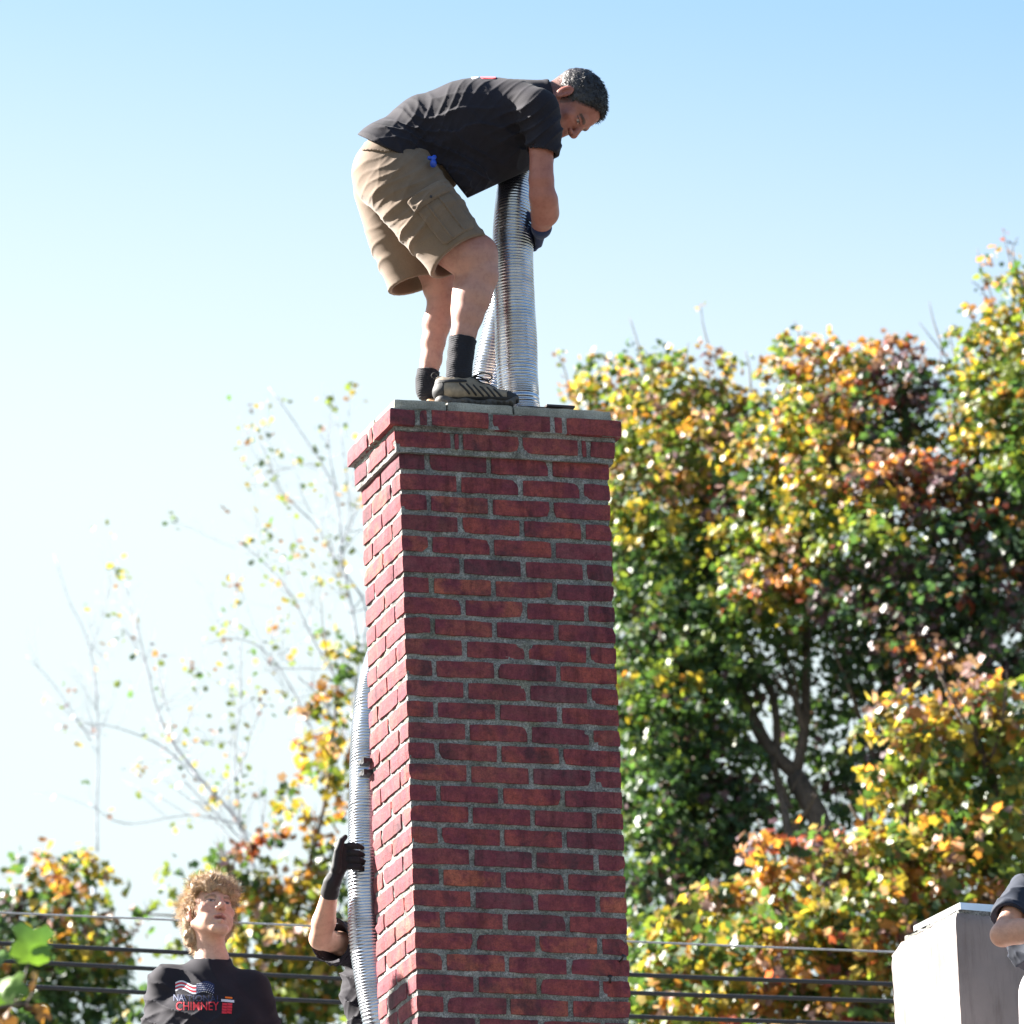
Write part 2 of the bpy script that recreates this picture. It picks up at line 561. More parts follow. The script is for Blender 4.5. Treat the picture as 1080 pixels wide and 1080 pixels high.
def mortar_box(lo, hi, step, seed, amp=.0023, open_faces=()):
    """Mortar behind the bricks, wavy so that it laps over some brick edges."""
    V, Fq = [], []
    lo, hi = np.array(lo, float), np.array(hi, float)
    def grid(o_, u, v, nu, nv):
        n0 = len(V)
        for b in range(nv + 1):
            for a in range(nu + 1):
                V.append(o_ + u * (a / nu) + v * (b / nv))
        for b in range(nv):
            for a in range(nu):
                k = n0 + b * (nu + 1) + a
                Fq.append((k, k + 1, k + nu + 2, k + nu + 1))
    S = hi - lo
    X, Y_, Z = np.array((S[0], 0, 0)), np.array((0, S[1], 0)), np.array((0, 0, S[2]))
    nx, ny, nz = [max(1, int(s / step)) for s in S]
    grid(lo, X, Z, nx, nz)
    grid(lo + Y_, -Y_, Z, ny, nz)
    grid(lo + X, Y_, Z, max(1, ny // 3), max(1, nz // 3))
    grid(lo + X + Y_, -X, Z, max(1, nx // 3), max(1, nz // 3))
    grid(lo + Z, X, Y_, 4, 4)
    grid(lo + Y_, X, -Y_, 4, 4)
    V = np.array(V)
    n = noise3(V, 110, seed, 3) * amp + noise3(V, 24, seed + 5, 1) * amp * .4
    n[:(nx + 1) * (nz + 1)] += 0
    out = np.zeros_like(V)
    c = (lo + hi) / 2
    q = (V - c) / (S / 2)
    out[:, 0] = np.where(np.abs(q[:, 0]) > .999, np.sign(q[:, 0]), 0)
    out[:, 1] = np.where(np.abs(q[:, 1]) > .999, np.sign(q[:, 1]), 0)
    V = V + out * n[:, None]
    return V, Fq


D0 = .0060
for (lo, hi, nm) in (((D0, D0, ROOF_Z - .1), (CW - D0, CD - D0, CZ - .002), 1),
                     ((-O1 + .006, -O1 + .006, CZ - .002), (CW + O1 - .006, CD + O1 - .006, Z2 - .0145), 2),
                     ((-O1 + .002, -O1 + .002, Z2 - .0145), (CW + O1 - .002, CD + O1 - .002, Z3), 3)):
    V, Fq = mortar_box(lo, hi, .0065 if nm == 1 else .006, nm * 10)
    V[:, 2] -= ROOF_Z
    o = mesh_obj('mortar', V, Fq, M_MORTAR, None, True)
    o.parent = chim
# mortar between the end joints of the top course
V, Fq = mortar_box((-O2 + .005, -O2 + .005, Z2 + .001), (CW + O2 - .005, CD + O2 - .005, Z3 - .001), .007, 77, .0018)
V[:, 2] -= ROOF_Z
o = mesh_obj('mortar', V, Fq, M_MORTAR, None, True); o.parent = chim

# concrete slabs on top, round the flue opening
SLAB = .036
OS = .012
FL = (.30, .64, .05, .36)       # flue opening s0 s1 t0 t1
def slab(s0, s1, t0, t1, seed, h=SLAB):
    V, Fq = rough_box(s1 - s0, t1 - t0, h, seed, 16, 6, 4, .0020, 0)
    V += np.array(((s0 + s1) / 2, (t0 + t1) / 2, Z3 + h / 2 - ROOF_Z))
    o = mesh_obj('concrete_slab', V, Fq, M_CONC, None, False); o.parent = chim
cuts = [-OS, .163, .388, CW + OS]
for k in range(3):
    slab(cuts[k] + (.002 if k else 0), cuts[k + 1] - (.002 if k < 2 else 0), -OS, FL[2] if k else CD * .5, 300 + k)
slab(-OS, FL[0] - .002, CD * .5 + .003, CD + OS, 311)
slab(.165, FL[0] - .003, FL[2] + .003, CD * .5 - .001, 312)
slab(FL[0], FL[1] + .05, FL[3], CD + OS, 313)
slab(FL[1] + .003, CW + OS, FL[2] + .003, FL[3] - .003, 314)
ZS = Z3 + SLAB                    # standing height
# dark steel plate beside the liner
b = Bag()
p0 = Matrix.Translation((.52, .03, ZS - ROOF_Z + .001))
b.box((-.125, -.025, 0), (.02, .10, .006), p0); b.box((-.02, -.035, .0062), (.085, .06, .014), p0)
b.box((.06, -.03, .0), (.075, .05, .006), p0)
plate = empty('steel_plate', ctop(.52, .03, ZS), 'small dark steel plate lying on the chimney top in front of the metal liner', 'plate')
plate.rotation_euler = (0, 0, TH)
b = Bag(); b.box((-.11, -.028, 0.001), (.035, .10, .006)); b.box((-.02, -.038, .0065), (.075, .06, .013))
o = b.build('plate_sheet', M_DARKMET, None); o.parent = plate
# two rusty nails in the front face
for (s, z, tl) in ((.672, CZ - 24.1 * CH, .25), (.640, CZ - 25.1 * CH, -.5)):
    v, f = tube([(s, .004, z - ROOF_Z), (s + tl * .01, -.012, z - ROOF_Z + .002), (s + tl * .02, -.028, z + .012 * (1 if tl > 0 else .6) - ROOF_Z)], [.0035, .0035, .003], 8)
    v2, f2 = tube([(s + tl * .02, -.028, z + .012 - ROOF_Z), (s + tl * .021, -.0295, z + .0135 - ROOF_Z)], .008, 10)
    bb = Bag(); bb.add(v, f); bb.add(v2, f2)
    o = bb.build('nail', M_DARKMET, None, True); o.parent = chim
# two black straps gripping the left edge
for zz in (0, 1):
    p = at(387, 803 + 12 * zz, 23.53)
    bb = Bag(); bb.box((-.024, -.02, -.006), (.012, .04, .006)); bb.box((-.024, -.024, -.012), (-.014, .0, .006))
    o = bb.build('wall_clip', M_BLACK, None)
    pl = MT.inverted() @ Vector(p)
    o.parent = chim; o.location = (-.004, pl.y, p[2] - ROOF_Z)


# ------------------------------------------------------------------ flexible liner
def mat_liner():
    t = NT('corrugated_steel')
    n = t.noise(18, 4)
    c = t.ramp(n, [(.3, (.40, .42, .48)), (.7, (.58, .61, .68))])
    t.bsdf(c, .24, 1.0, t.bump(t.noise(120, 3), .15, .001), .5)
    return t.m
M_LINER = mat_liner()


def liner(points, rad, pitch=.0100, amp=.0046, n=40):
    P = spline(points, 400)
    L = np.linalg.norm(np.diff(P, axis=0), axis=1).sum()
    m = int(L / pitch * 6)
    P = spline(points, m)
    s = np.linspace(0, L, m)
    prof = np.abs(np.sin(np.pi * s / pitch)) ** .7
    prof = np.abs(np.sin(np.pi * (s / pitch + .25 * np.sin(s * 23) + .15 * np.sin(s * 61)))) ** .7
    rad = rad * (1 + .02 * np.sin(s * 7)) + amp * (1 + .25 * np.sin(s * 31)) * (prof - .5)
    T, N, B = frames(P)
    a = np.linspace(0, 2 * np.pi, n, endpoint=False)
    ring = N[:, None] * np.cos(a)[None, :, None] + B[:, None] * np.sin(a)[None, :, None]
    V = (P[:, None] + ring * rad[:, None, None])
    V = V + ring * (noise3(V, 16, 5, 2) * .0022)[..., None]
    i, j = np.meshgrid(np.arange(m - 1), np.arange(n), indexing='ij')
    k = (j + 1) % n
    Fq = np.stack([i * n + j, i * n + k, (i + 1) * n + k, (i + 1) * n + j], -1).reshape(-1, 4)
    return V.reshape(-1, 3), Fq


LINER_PTS = [(549, 440, 23.44), (547, 418, 23.44), (544, 352, 23.44), (542, 300, 23.44), (541, 250, 23.45), (545, 205, 23.49),
             (552, 172, 23.58), (553, 163, 23.70), (548, 185, 23.80), (541, 240, 23.83), (540, 300, 23.83), (525, 370, 23.83), (512, 430, 23.83), (490, 500, 23.83),
             (455, 590, 23.82), (408, 690, 23.78), (393, 760, 23.72), (389, 850, 23.66), (388, 900, 23.645), (390, 980, 23.65),
             (395, 1030, 23.66), (405, 1082, 23.68), (425, 1160, 23.75), (460, 1260, 23.95), (520, 1350, 24.3)]
V, Fq = liner([at(*p) for p in LINER_PTS], .0645)
o = mesh_obj('flue_liner', V, Fq, M_LINER)
tag(o, 'corrugated silver flue liner pipe, bent over the chimney top and down its left side', 'flue liner')


# ------------------------------------------------------------------ white stucco chimney
wc = empty('stucco_chimney', at(1010, 1010, 24.0) * np.array((1, 1, 0)) + np.array((0, 0, ROOF_Z)), 'white stucco chimney with a pale metal cap beside the man in blue', 'chimney')
WTH = .42
wc.rotation_euler = (0, 0, WTH)
wz = at(1010, 962, 24.0)[2] - ROOF_Z
def stucco_block(w, d, h):
    nx, ny, nz = 24, 24, 60
    me_v, me_f = mortar_box((0, 0, 0), (w, d, h), .02, 5, .002)
    me_v = np.array(me_v)
    # rounded top and corners
    for ax, hi_ in ((0, w), (1, d)):
        pass
    top = np.clip((me_v[:, 2] - (h - .03)) / .03, 0, 1)
    c = np.array((w / 2, d / 2))
    me_v[:, :2] -= (me_v[:, :2] - c) * (top ** 2)[:, None] * .05
    me_v[:, 2] += np.where(me_v[:, 2] > h - .001, noise3(me_v, 30, 8, 2) * .004, 0)
    # worn, sloping far corner
    far = np.clip((me_v[:, 1] - (d - .05)) / .05, 0, 1) * np.clip((me_v[:, 2] - (h - .05)) / .05, 0, 1)
    me_v[:, 2] -= far * .03
    return me_v, me_f
V, Fq = stucco_block(.5, .47, wz)
o = mesh_obj('stucco_shaft', V, Fq, M_STUCCO, None, True); o.parent = wc
b = Bag()
a0, a1, b0, b1, hh = .035, .46, .03, .37, .03
zc = wz + .012
for lo, hi in (((a0, b0, zc), (a1, b0 + .004, zc + hh)), ((a0, b1 - .004, zc), (a1, b1, zc + hh)),
               ((a0, b0 + .004, zc), (a0 + .004, b1 - .004, zc + hh)), ((a1 - .004, b0 + .004, zc), (a1, b1 - .004, zc + hh)),
               ((a0 + .004, b0 + .004, zc + hh - .004), (a1 - .004, b1 - .004, zc + hh))):
    b.box(lo, hi)
o = b.build('metal_cap', M_FLAP, None); o.parent = wc
b = Bag(); b.box((.07, .06, wz - .03), (.42, .33, zc + hh - .006))
V, Fq = mortar_box((.02, .012, wz - .006), (.47, .40, wz + .013), .008, 33, .005)
o = mesh_obj('mortar_bed', V, Fq, M_MORTAR, None, True); o.parent = wc
o = b.build('flue_collar', M_DARKMET, None); o.parent = wc


# ------------------------------------------------------------------ cables
def cable(name, pts, r, mat, label):
    P = spline([at(*p) for p in pts], 60)
    d0, d1 = P[0] - P[1], P[-1] - P[-2]
    P = np.vstack([P[0] + d0 / np.linalg.norm(d0) * 14 + np.array((0, 0, .9)), P[0] + d0 / np.linalg.norm(d0) * 6 + np.array((0, 0, .18)), P,
                   P[-1] + d1 / np.linalg.norm(d1) * 6 + np.array((0, 0, .18)), P[-1] + d1 / np.linalg.norm(d1) * 14 + np.array((0, 0, .9))])
    v, f = tube(P, r, 8)
    o = mesh_obj(name, v, f, mat)
    tag(o, label, 'cable', 'overhead cables crossing behind the chimneys')
    return P
YC = 31.0
ends = []
ends.append(cable('overhead_cable', [(-40, 961, YC), (200, 971, YC), (400, 980, YC), (665, 993, YC), (940, 1004, YC), (1120, 1010, YC)], .0045, M_CABLE_G,
      'thin pale grey overhead cable, highest of the four behind the chimneys'))
ends.append(cable('overhead_cable', [(-40, 993, YC), (180, 1004, YC), (325, 1011, YC), (665, 1028, YC), (940, 1038, YC), (1120, 1044, YC)], .0095, M_CABLE,
      'topmost of the three thick black overhead cables'))
ends.append(cable('overhead_cable', [(-40, 1011, YC), (165, 1022, YC), (355, 1032, YC), (665, 1047, YC), (940, 1056, YC), (1120, 1062, YC)], .0095, M_CABLE,
      'middle one of the three thick black overhead cables'))
ends.append(cable('overhead_cable', [(-40, 1037, YC), (155, 1047, YC), (355, 1057, YC), (665, 1072, YC), (940, 1081, YC), (1120, 1086, YC)], .0095, M_CABLE,
      'lowest of the three thick black overhead cables'))
M_POLE = mat_bark('pole_wood', (.16, .12, .09))
for k in (0, -1):
    q = np.array(ends[0][k]); b = Bag()
    b.tube([(q[0], q[1] + .16, 0), (q[0], q[1] + .16, q[2] + .8)], [.16, .11], 14)
    b.box((q[0] - .5, q[1] + .02, q[2] - .5), (q[0] + .5, q[1] + .05, q[2] - .4))
    o = b.build('utility_pole', M_POLE, None, True)
    tag(o, 'wooden utility pole carrying the cables on the far ' + ('left' if k == 0 else 'right'), 'utility pole')

# ------------------------------------------------------------------ ground and the house below the frame
def mat_grass():
    t = NT('grass_ground')
    c = t.ramp(t.noise(.6, 8, .7), [(.3, (.055, .060, .045)), (.7, (.095, .090, .070))])
    t.bsdf(c, .95, 0, t.bump(t.noise(30, 5), .6, .05), .1); return t.m
o = mesh_obj('ground', [(-2500, -500, 0), (2500, -500, 0), (2500, 4000, 0), (-2500, 4000, 0)], [(0, 1, 2, 3)], mat_grass(), None, False)
o['kind'] = 'structure'
M_SIDING = mat_simple('house_siding', (.5, .48, .44), .8, var=.08, scale=4)
M_SHINGLE = mat_simple('roof_shingles', (.12, .11, .105), .9, var=.35, scale=9, bump=.5, bdist=.004)
M_GLASS = mat_simple('window_glass', (.03, .035, .04), .08, var=.1)
M_TRIM = mat_simple('white_trim', (.75, .75, .73), .6, var=.05)
house = empty('house', (0, 22, 0), 'house under the chimneys, below the picture, with a flat roof the men stand on', 'house')
b = Bag(); b.box((-4.5, 21.2, 0), (6.5, 28.5, ROOF_Z - .25)); b.build('wall', M_SIDING, house)
b = Bag(); b.box((-4.8, 20.9, ROOF_Z - .25), (6.8, 28.8, ROOF_Z)); b.build('roof', M_SHINGLE, house)
for x in (-3.2, -.9, 1.6, 4.2):
    for z in (.9, 3.4):
        b = Bag()
        for lo, hi in (((x, 21.12, z), (x + .09, 21.196, z + 1.3)), ((x + .9, 21.12, z), (x + .99, 21.196, z + 1.3)),
                       ((x + .09, 21.12, z), (x + .9, 21.196, z + .09)), ((x + .09, 21.12, z + 1.21), (x + .9, 21.196, z + 1.3))):
            b.box(lo, hi)
        w = b.build('window', M_TRIM, house)
        b = Bag(); b.box((x + .09, 21.17, z + .09), (x + .9, 21.192, z + 1.21)); o = b.build('pane', M_GLASS, None)
        o.parent = w; o.location = (0, 0, 0)
        o.matrix_parent_inverse = Matrix.Identity(4)

# ------------------------------------------------------------------ bodies: distance fields turned into one continuous surface
class Field:
    """A distance field on a grid; smooth unions and cuts, then one closed mesh."""
    def __init__(s, lo, hi, h):
        s.lo = np.array(lo, float); s.h = h
        s.n = np.ceil((np.array(hi) - s.lo) / h).astype(int) + 1
        s.F = np.full(s.n, 1.0, np.float32)

    def _win(s, lo, hi):
        a = np.clip(np.floor((np.array(lo) - s.lo) / s.h).astype(int), 0, s.n)
        b = np.clip(np.ceil((np.array(hi) - s.lo) / s.h).astype(int) + 1, 0, s.n)
        if (b <= a).any(): return None, None
        g = [s.lo[i] + s.h * np.arange(a[i], b[i], dtype=np.float32) for i in range(3)]
        P = np.stack(np.meshgrid(*g, indexing='ij'), -1).astype(np.float32)
        return tuple(slice(x, y) for x, y in zip(a, b)), P

    def _join(s, sl, d, k, cut):
        F = s.F[sl]
        if cut:
            d = -d; k = max(k, 1e-5)
            hh = np.clip(.5 - .5 * (F - d) / k, 0, 1)
            s.F[sl] = F * (1 - hh) + d * hh + k * hh * (1 - hh)
        else:
            k = max(k, 1e-5)
            hh = np.clip(.5 + .5 * (F - d) / k, 0, 1)
            s.F[sl] = F * (1 - hh) + d * hh - k * hh * (1 - hh)

    def cone(s, a, b, ra, rb, k=.01, cut=False, flat=None):
        """Round cone from a to b. flat=(axis, f): cross-section f times as wide along the unit axis."""
        a, b = np.array(a, float), np.array(b, float)
        f = flat[1] if flat else 1
        m = max(ra, rb) * max(1, f) + k + 3 * s.h
        sl, P = s._win(np.minimum(a, b) - m, np.maximum(a, b) + m)
        if sl is None: return s
        if flat:
            ax = np.array(flat[0], float); ax /= np.linalg.norm(ax)
            def sq(X): return X - (X @ ax)[..., None] * ax * (1 - 1 / f)
            P = sq(P).astype(np.float32); a, b = sq(a), sq(b)
        ab = b - a; L2 = ab.dot(ab) + 1e-12
        t = np.clip((P - a) @ ab / L2, 0, 1)
        d = np.linalg.norm(P - (a + t[..., None] * ab), axis=-1) - (ra + (rb - ra) * t)
        s._join(sl, d.astype(np.float32), k, cut)
        return s

    def chain(s, pts, rad, k=.012, cut=False, flat=None):
        """flat may be one (axis, f) or a list with one f per point."""
        for i in range(len(pts) - 1):
            s.cone(pts[i], pts[i + 1], rad[i], rad[i + 1], k, cut, flat)
        return s

    def ell(s, c, r, M=None, k=.01, cut=False):
        """Ellipsoid, M = 3x3 rows giving its axes."""
        c = np.array(c, float); r = np.array(r, float)
        m = r.max() + k + 3 * s.h
        sl, P = s._win(c - m, c + m)
        if sl is None: return s
        Q = P - c
        if M is not None: Q = Q @ np.array(M).T
        q = np.linalg.norm(Q / r, axis=-1)
        g = np.linalg.norm(Q / (r * r), axis=-1) + 1e-9
        d = q * (q - 1) / g
        s._join(sl, d.astype(np.float32), k, cut)
        return s

    def plane(s, p, n, k=.004, near=None):
        """Cut away everything on the side n points to (near = (centre, radius) limits it)."""
        n = np.array(n, float); n /= np.linalg.norm(n); p = np.array(p, float)
        if near is None: sl, P = s._win(s.lo, s.lo + s.n * s.h)
        else: sl, P = s._win(np.array(near[0]) - near[1], np.array(near[0]) + near[1])
        if sl is None: return s
        d = -((P - p) @ n)
        if near is not None:
            d = np.maximum(d * 1.0, np.linalg.norm(P - np.array(near[0]), axis=-1) - near[1])
        s._join(sl, d.astype(np.float32), k, True)
        return s

    def shift(s, fn, band=.03):
        """Add fn(points) to the field near the surface (folds, dents)."""
        I = np.argwhere(np.abs(s.F) < band)
        P = s.lo + I * s.h
        s.F[I[:, 0], I[:, 1], I[:, 2]] += fn(P).astype(np.float32)
        return s

    def mesh(s):
        F = s.F.copy()
        F[0] = F[-1] = 1; F[:, 0] = F[:, -1] = 1; F[:, :, 0] = F[:, :, -1] = 1
        ins = F < 0
        cnt = np.zeros(np.array(F.shape) - 1, np.int8)
        nx, ny, nz = F.shape
        for dx in (0, 1):
            for dy in (0, 1):
                for dz in (0, 1):
                    cnt += ins[dx:nx - 1 + dx, dy:ny - 1 + dy, dz:nz - 1 + dz]
        act = (cnt > 0) & (cnt < 8)
        I = np.argwhere(act)
        idx = np.full(act.shape, -1, np.int32); idx[act] = np.arange(len(I))
        acc = np.zeros((len(I), 3)); num = np.zeros(len(I))
        cor = [(a, b, c) for a in (0, 1) for b in (0, 1) for c in (0, 1)]
        for ax in range(3):
            for c0 in cor:
                if c0[ax]: continue
                c1 = list(c0); c1[ax] = 1
                f0 = F[I[:, 0] + c0[0], I[:, 1] + c0[1], I[:, 2] + c0[2]]
                f1 = F[I[:, 0] + c1[0], I[:, 1] + c1[1], I[:, 2] + c1[2]]
                m = (f0 < 0) != (f1 < 0)
                t = np.where(m, f0 / np.where(m, f0 - f1, 1), 0)
                p = np.tile(np.array(c0, float), (len(I), 1)); p[:, ax] += t
                acc[m] += p[m]; num[m] += 1
        V = s.lo + (I + acc / num[:, None]) * s.h
        Q = []
        for ax in range(3):
            u, v = [(1, 2), (2, 0), (0, 1)][ax]
            lo = [slice(1, -1)] * 3; hi = [slice(1, -1)] * 3
            lo[ax] = slice(0, -1); hi[ax] = slice(1, None)
            a_, b_ = ins[tuple(lo)], ins[tuple(hi)]
            E_ = np.argwhere(a_ != b_)
            off = np.ones(3, int); off[ax] = 0
            E_ = E_ + off
            flip = ins[E_[:, 0], E_[:, 1], E_[:, 2]]
            q = []
            for du, dv in ((1, 1), (0, 1), (0, 0), (1, 0)):
                c = E_.copy(); c[:, u] -= du; c[:, v] -= dv
                q.append(idx[c[:, 0], c[:, 1], c[:, 2]])
            q = np.stack(q, 1)
            q[~flip] = q[~flip][:, ::-1]
            Q.append(q)
        Q = np.concatenate(Q)
        Q = Q[(Q >= 0).all(1)]
        return V, Q


def joined(parts):
    V, Fq, n = [], [], 0
    for v, f in parts:
        V.append(v); Fq.append(f + n); n += len(v)
    return np.concatenate(V), np.concatenate(Fq)


def unit(v):
    v = np.array(v, float); return v / np.linalg.norm(v)


def folds(axis, freq, amp, seed, where=None, warp=1.2):
    """Cloth folds: ridges that run across the given axis, broken up by noise."""
    axis = unit(axis)
    def fn(P):
        w = noise3(P, 9, seed, 2)
        f = np.sin((P @ axis) * freq + warp * 2.2 * w + noise3(P, 22, seed + 3, 1) * .8)
        f = -(1 - np.abs(f)) ** 2.2 * 1.15 + .33
        m = np.clip(noise3(P, 7, seed + 9, 1) * .6 + .6, 0, 1)
        out = -amp * f * m * -1
        if where is not None: out = out * where(P)
        return out
    return fn


def near(c, r, soft=.5):
    c = np.array(c, float)
    return lambda P: np.clip((r - np.linalg.norm(P - c, axis=-1)) / (r * soft), 0, 1)


# ---- a head. Local axes: x to the person's right, y forward (face), z up; origin between the ears.
def head_axes(up, fwd):
    up = unit(up); fwd = np.array(fwd, float); fwd = unit(fwd - up * up.dot(fwd))
    return np.stack([np.cross(fwd, up), fwd, up])         # rows: right, forward, up


def build_head(F, O, A, sc=1.0, k0=.012, long_jaw=0.0, mouth_open=0.0):
    W = lambda x, y, z: O + sc * (x * A[0] + y * A[1] + z * A[2])
    e = lambda c, r, k=.01, cut=False: F.ell(W(*c), np.array(r) * sc, A, k * sc, cut)
    c = lambda a, b, ra, rb, k=.008, cut=False: F.cone(W(*a), W(*b), ra * sc, rb * sc, k * sc, cut)
    e((0, -.018, .040), (.074, .096, .084), k0)
    e((0, .030, .030), (.064, .062, .070), .02)
    e((0, .030, -.030), (.058, .062, .075), .02)
    for s_ in (-1, 1):
        c((s_ * .056, .0, -.045), (s_ * .018, .074, -.092 - long_jaw), .018, .016, .02)
        e((s_ * .044, .062, -.020), (.022, .018, .018), .018)
        e((s_ * .030, .055, -.058), (.026, .030, .028), .018)
    e((0, .078, -.095 - long_jaw), (.021, .016, .016), .014)
    c((-.030, .082, .024), (.030, .082, .024), .012, .012, .012)       # brow
    c((0, .088, .016), (0, .112, -.022), .0085, .0115, .008)           # nose
    e((0, .110, -.026), (.0115, .011, .0095), .006)
    for s_ in (-1, 1):
        e((s_ * .0125, .099, -.029), (.0085, .010, .0075), .005)
        e((s_ * .032, .098, .004), (.0165, .016, .0105), .008, True)    # eye socket
        e((s_ * .031, .0765, .004), (.0135, .0125, .0125), .003)        # eyeball behind its lids
        c((s_ * .018, .087, .0095), (s_ * .044, .080, .0085), .0032, .0030, .003)   # upper lid
        c((s_ * .018, .087, -.0015), (s_ * .043, .080, -.0010), .0026, .0024, .003)
        e((s_ * .006, .104, -.037), (.0035, .005, .003), .002, True)
    mo = mouth_open
    c((-.020, .086, -.056), (0, .0945, -.054), .0055, .0068, .006); c((.020, .086, -.056), (0, .0945, -.054), .0055, .0068, .006)
    c((-.017, .084, -.067 - mo), (0, .0915, -.069 - mo), .0058, .0075, .006); c((.017, .084, -.067 - mo), (0, .0915, -.069 - mo), .0058, .0075, .006)
    c((-.021, .092, -.0612 - mo * .5), (.021, .092, -.0612 - mo * .5), .0022 + mo * .5, .0022 + mo * .5, .002, True)
    for s_ in (-1, 1):
        e((s_ * .079, -.008, -.004), (.0075, .019, .031), .005)
        e((s_ * .083, -.002, .000), (.0045, .011, .020), .004, True)
        e((s_ * .082, .003, -.008), (.004, .006, .008), .003)
        e((s_ * .076, -.002, -.028), (.006, .010, .010), .005)
    return W


def head_colors(V, O, A, sc, base, lips, stub=0.0, stub_col=(.12, .09, .08), brow=(.06, .04, .03), ruddy=.12):
    L = ((V - O) / sc) @ A.T
    col = np.tile(np.array(base, float), (len(V), 1))
    def blend(m, c):
        nonlocal col
        col = col * (1 - m[:, None]) + np.array(c)[None] * m[:, None]
    hd = (np.linalg.norm(L, axis=1) < .17)
    g = lambda c, r: np.exp(-(((L - np.array(c)) / np.array(r)) ** 2).sum(1)) * hd
    red = np.array(base) * np.array((1.05, .72, .70))
    blend(np.clip(g((.045, .07, -.03), (.03, .04, .025)) + g((-.045, .07, -.03), (.03, .04, .025)) + g((0, .11, -.02), (.018, .02, .02))
                  + g((.08, 0, 0), (.015, .03, .035)) + g((-.08, 0, 0), (.015, .03, .035)), 0, 1) * (.22 + ruddy * .6), red)
    blend(np.clip(g((.031, .08, .010), (.017, .02, .012)) + g((-.031, .08, .010), (.017, .02, .012)), 0, 1) * .45, np.array(base) * (.6, .5, .5))
    if stub:
        m = np.clip((-L[:, 2] - .03) / .03, 0, 1) * np.clip((L[:, 1] + .01) / .04, 0, 1) * hd
        blend(m * stub, stub_col)
    m = ((L[:, 2] + .0615) ** 2 / .0115 ** 2 + L[:, 0] ** 2 / .023 ** 2 < 1) & (L[:, 1] > .080) & hd
    blend(m * .8, lips)
    m = (np.abs(L[:, 2] + .0625) < .0028) & (np.abs(L[:, 0]) < .019) & (L[:, 1] > .07) & hd
    blend(m * .7, np.array(lips) * .25)
    for s_ in (-1, 1):
        x = np.abs(L[:, 0] * s_ - .031)
        m = (x < .017) & (np.abs(L[:, 2] - (.0215 - (x / .017) ** 2 * .004)) < .0045) & (L[:, 1] > .05) & hd & (L[:, 0] * s_ > 0)
        blend(m * .8, brow)
        m = (x < .015) & (np.abs(L[:, 2] - .0066) < .0016) & (L[:, 1] > .05) & hd & (L[:, 0] * s_ > 0)
        blend(m * .8, (.03, .02, .02))
        # white and iris between the lids
        m = (x < .0105) & (L[:, 2] > -.0005) & (L[:, 2] < .0062) & (L[:, 1] > .05) & hd & (L[:, 0] * s_ > 0)
        blend(m * .7, (.40, .34, .32))
        m = (x < .0056) & (L[:, 2] > -.0012) & (L[:, 2] < .0066) & (L[:, 1] > .05) & hd & (L[:, 0] * s_ > 0)
        blend(m * .9, (.04, .045, .05))
    return col


def strands(roots, dirs, length, r0, seed, curl=.0, droop=.0, k=5, spread=.3, wave=0.0, parent=None, name='hair', mat=None):
    """Many thin tapering locks of hair, one mesh."""
    r = np.random.default_rng(seed)
    n = len(roots)
    L = length * r.uniform(.6, 1.25, n)
    d = dirs + r.normal(size=(n, 3)) * spread
    d /= np.linalg.norm(d, axis=1)[:, None]
    side = np.cross(d, r.normal(size=(n, 3))); side /= np.linalg.norm(side, axis=1)[:, None]
    bi = np.cross(d, side)
    pts = []
    ph = r.uniform(0, 6.28, n)
    for i in range(k + 1):
        t = i / k
        a = ph + t * curl
        p = roots + d * (L * t)[:, None] + (side * (np.cos(a) - np.cos(ph))[:, None] + bi * (np.sin(a) - np.sin(ph))[:, None]) * (wave * L)[:, None]
        p[:, 2] -= droop * (t ** 1.6) * L
        pts.append(p)
    pts = np.stack(pts, 1)
    V = []
    for i in range(k + 1):
        rr = r0 * (1 - .75 * i / k)
        for j in range(3):
            a = j * 2.094
            V.append(pts[:, i] + (side * math.cos(a) + bi * math.sin(a)) * rr)
    V = np.stack(V, 1)       # n, (k+1)*3, 3
    q = []
    for i in range(k):
        for j in range(3):
            q.append((i * 3 + j, i * 3 + (j + 1) % 3, (i + 1) * 3 + (j + 1) % 3, (i + 1) * 3 + j))
    q = np.array(q)
    Fq = (q[None] + (np.arange(n) * (k + 1) * 3)[:, None, None]).reshape(-1, 4)
    return V.reshape(-1, 3), Fq


def finger(F, base, d, n, lens, r, bend, k=.004):
    """A finger: three bones from base along d, bending towards n by the given angles."""
    d, n = unit(d), unit(n)
    p = np.array(base, float); a = 0
    for i, L in enumerate(lens):
        a += bend[i]
        dd = d * math.cos(a) + n * math.sin(a)
        q = p + dd * L
        F.cone(p, q, r * (1 - .08 * i), r * (1 - .08 * (i + 1)), k)
        p = q
    return p


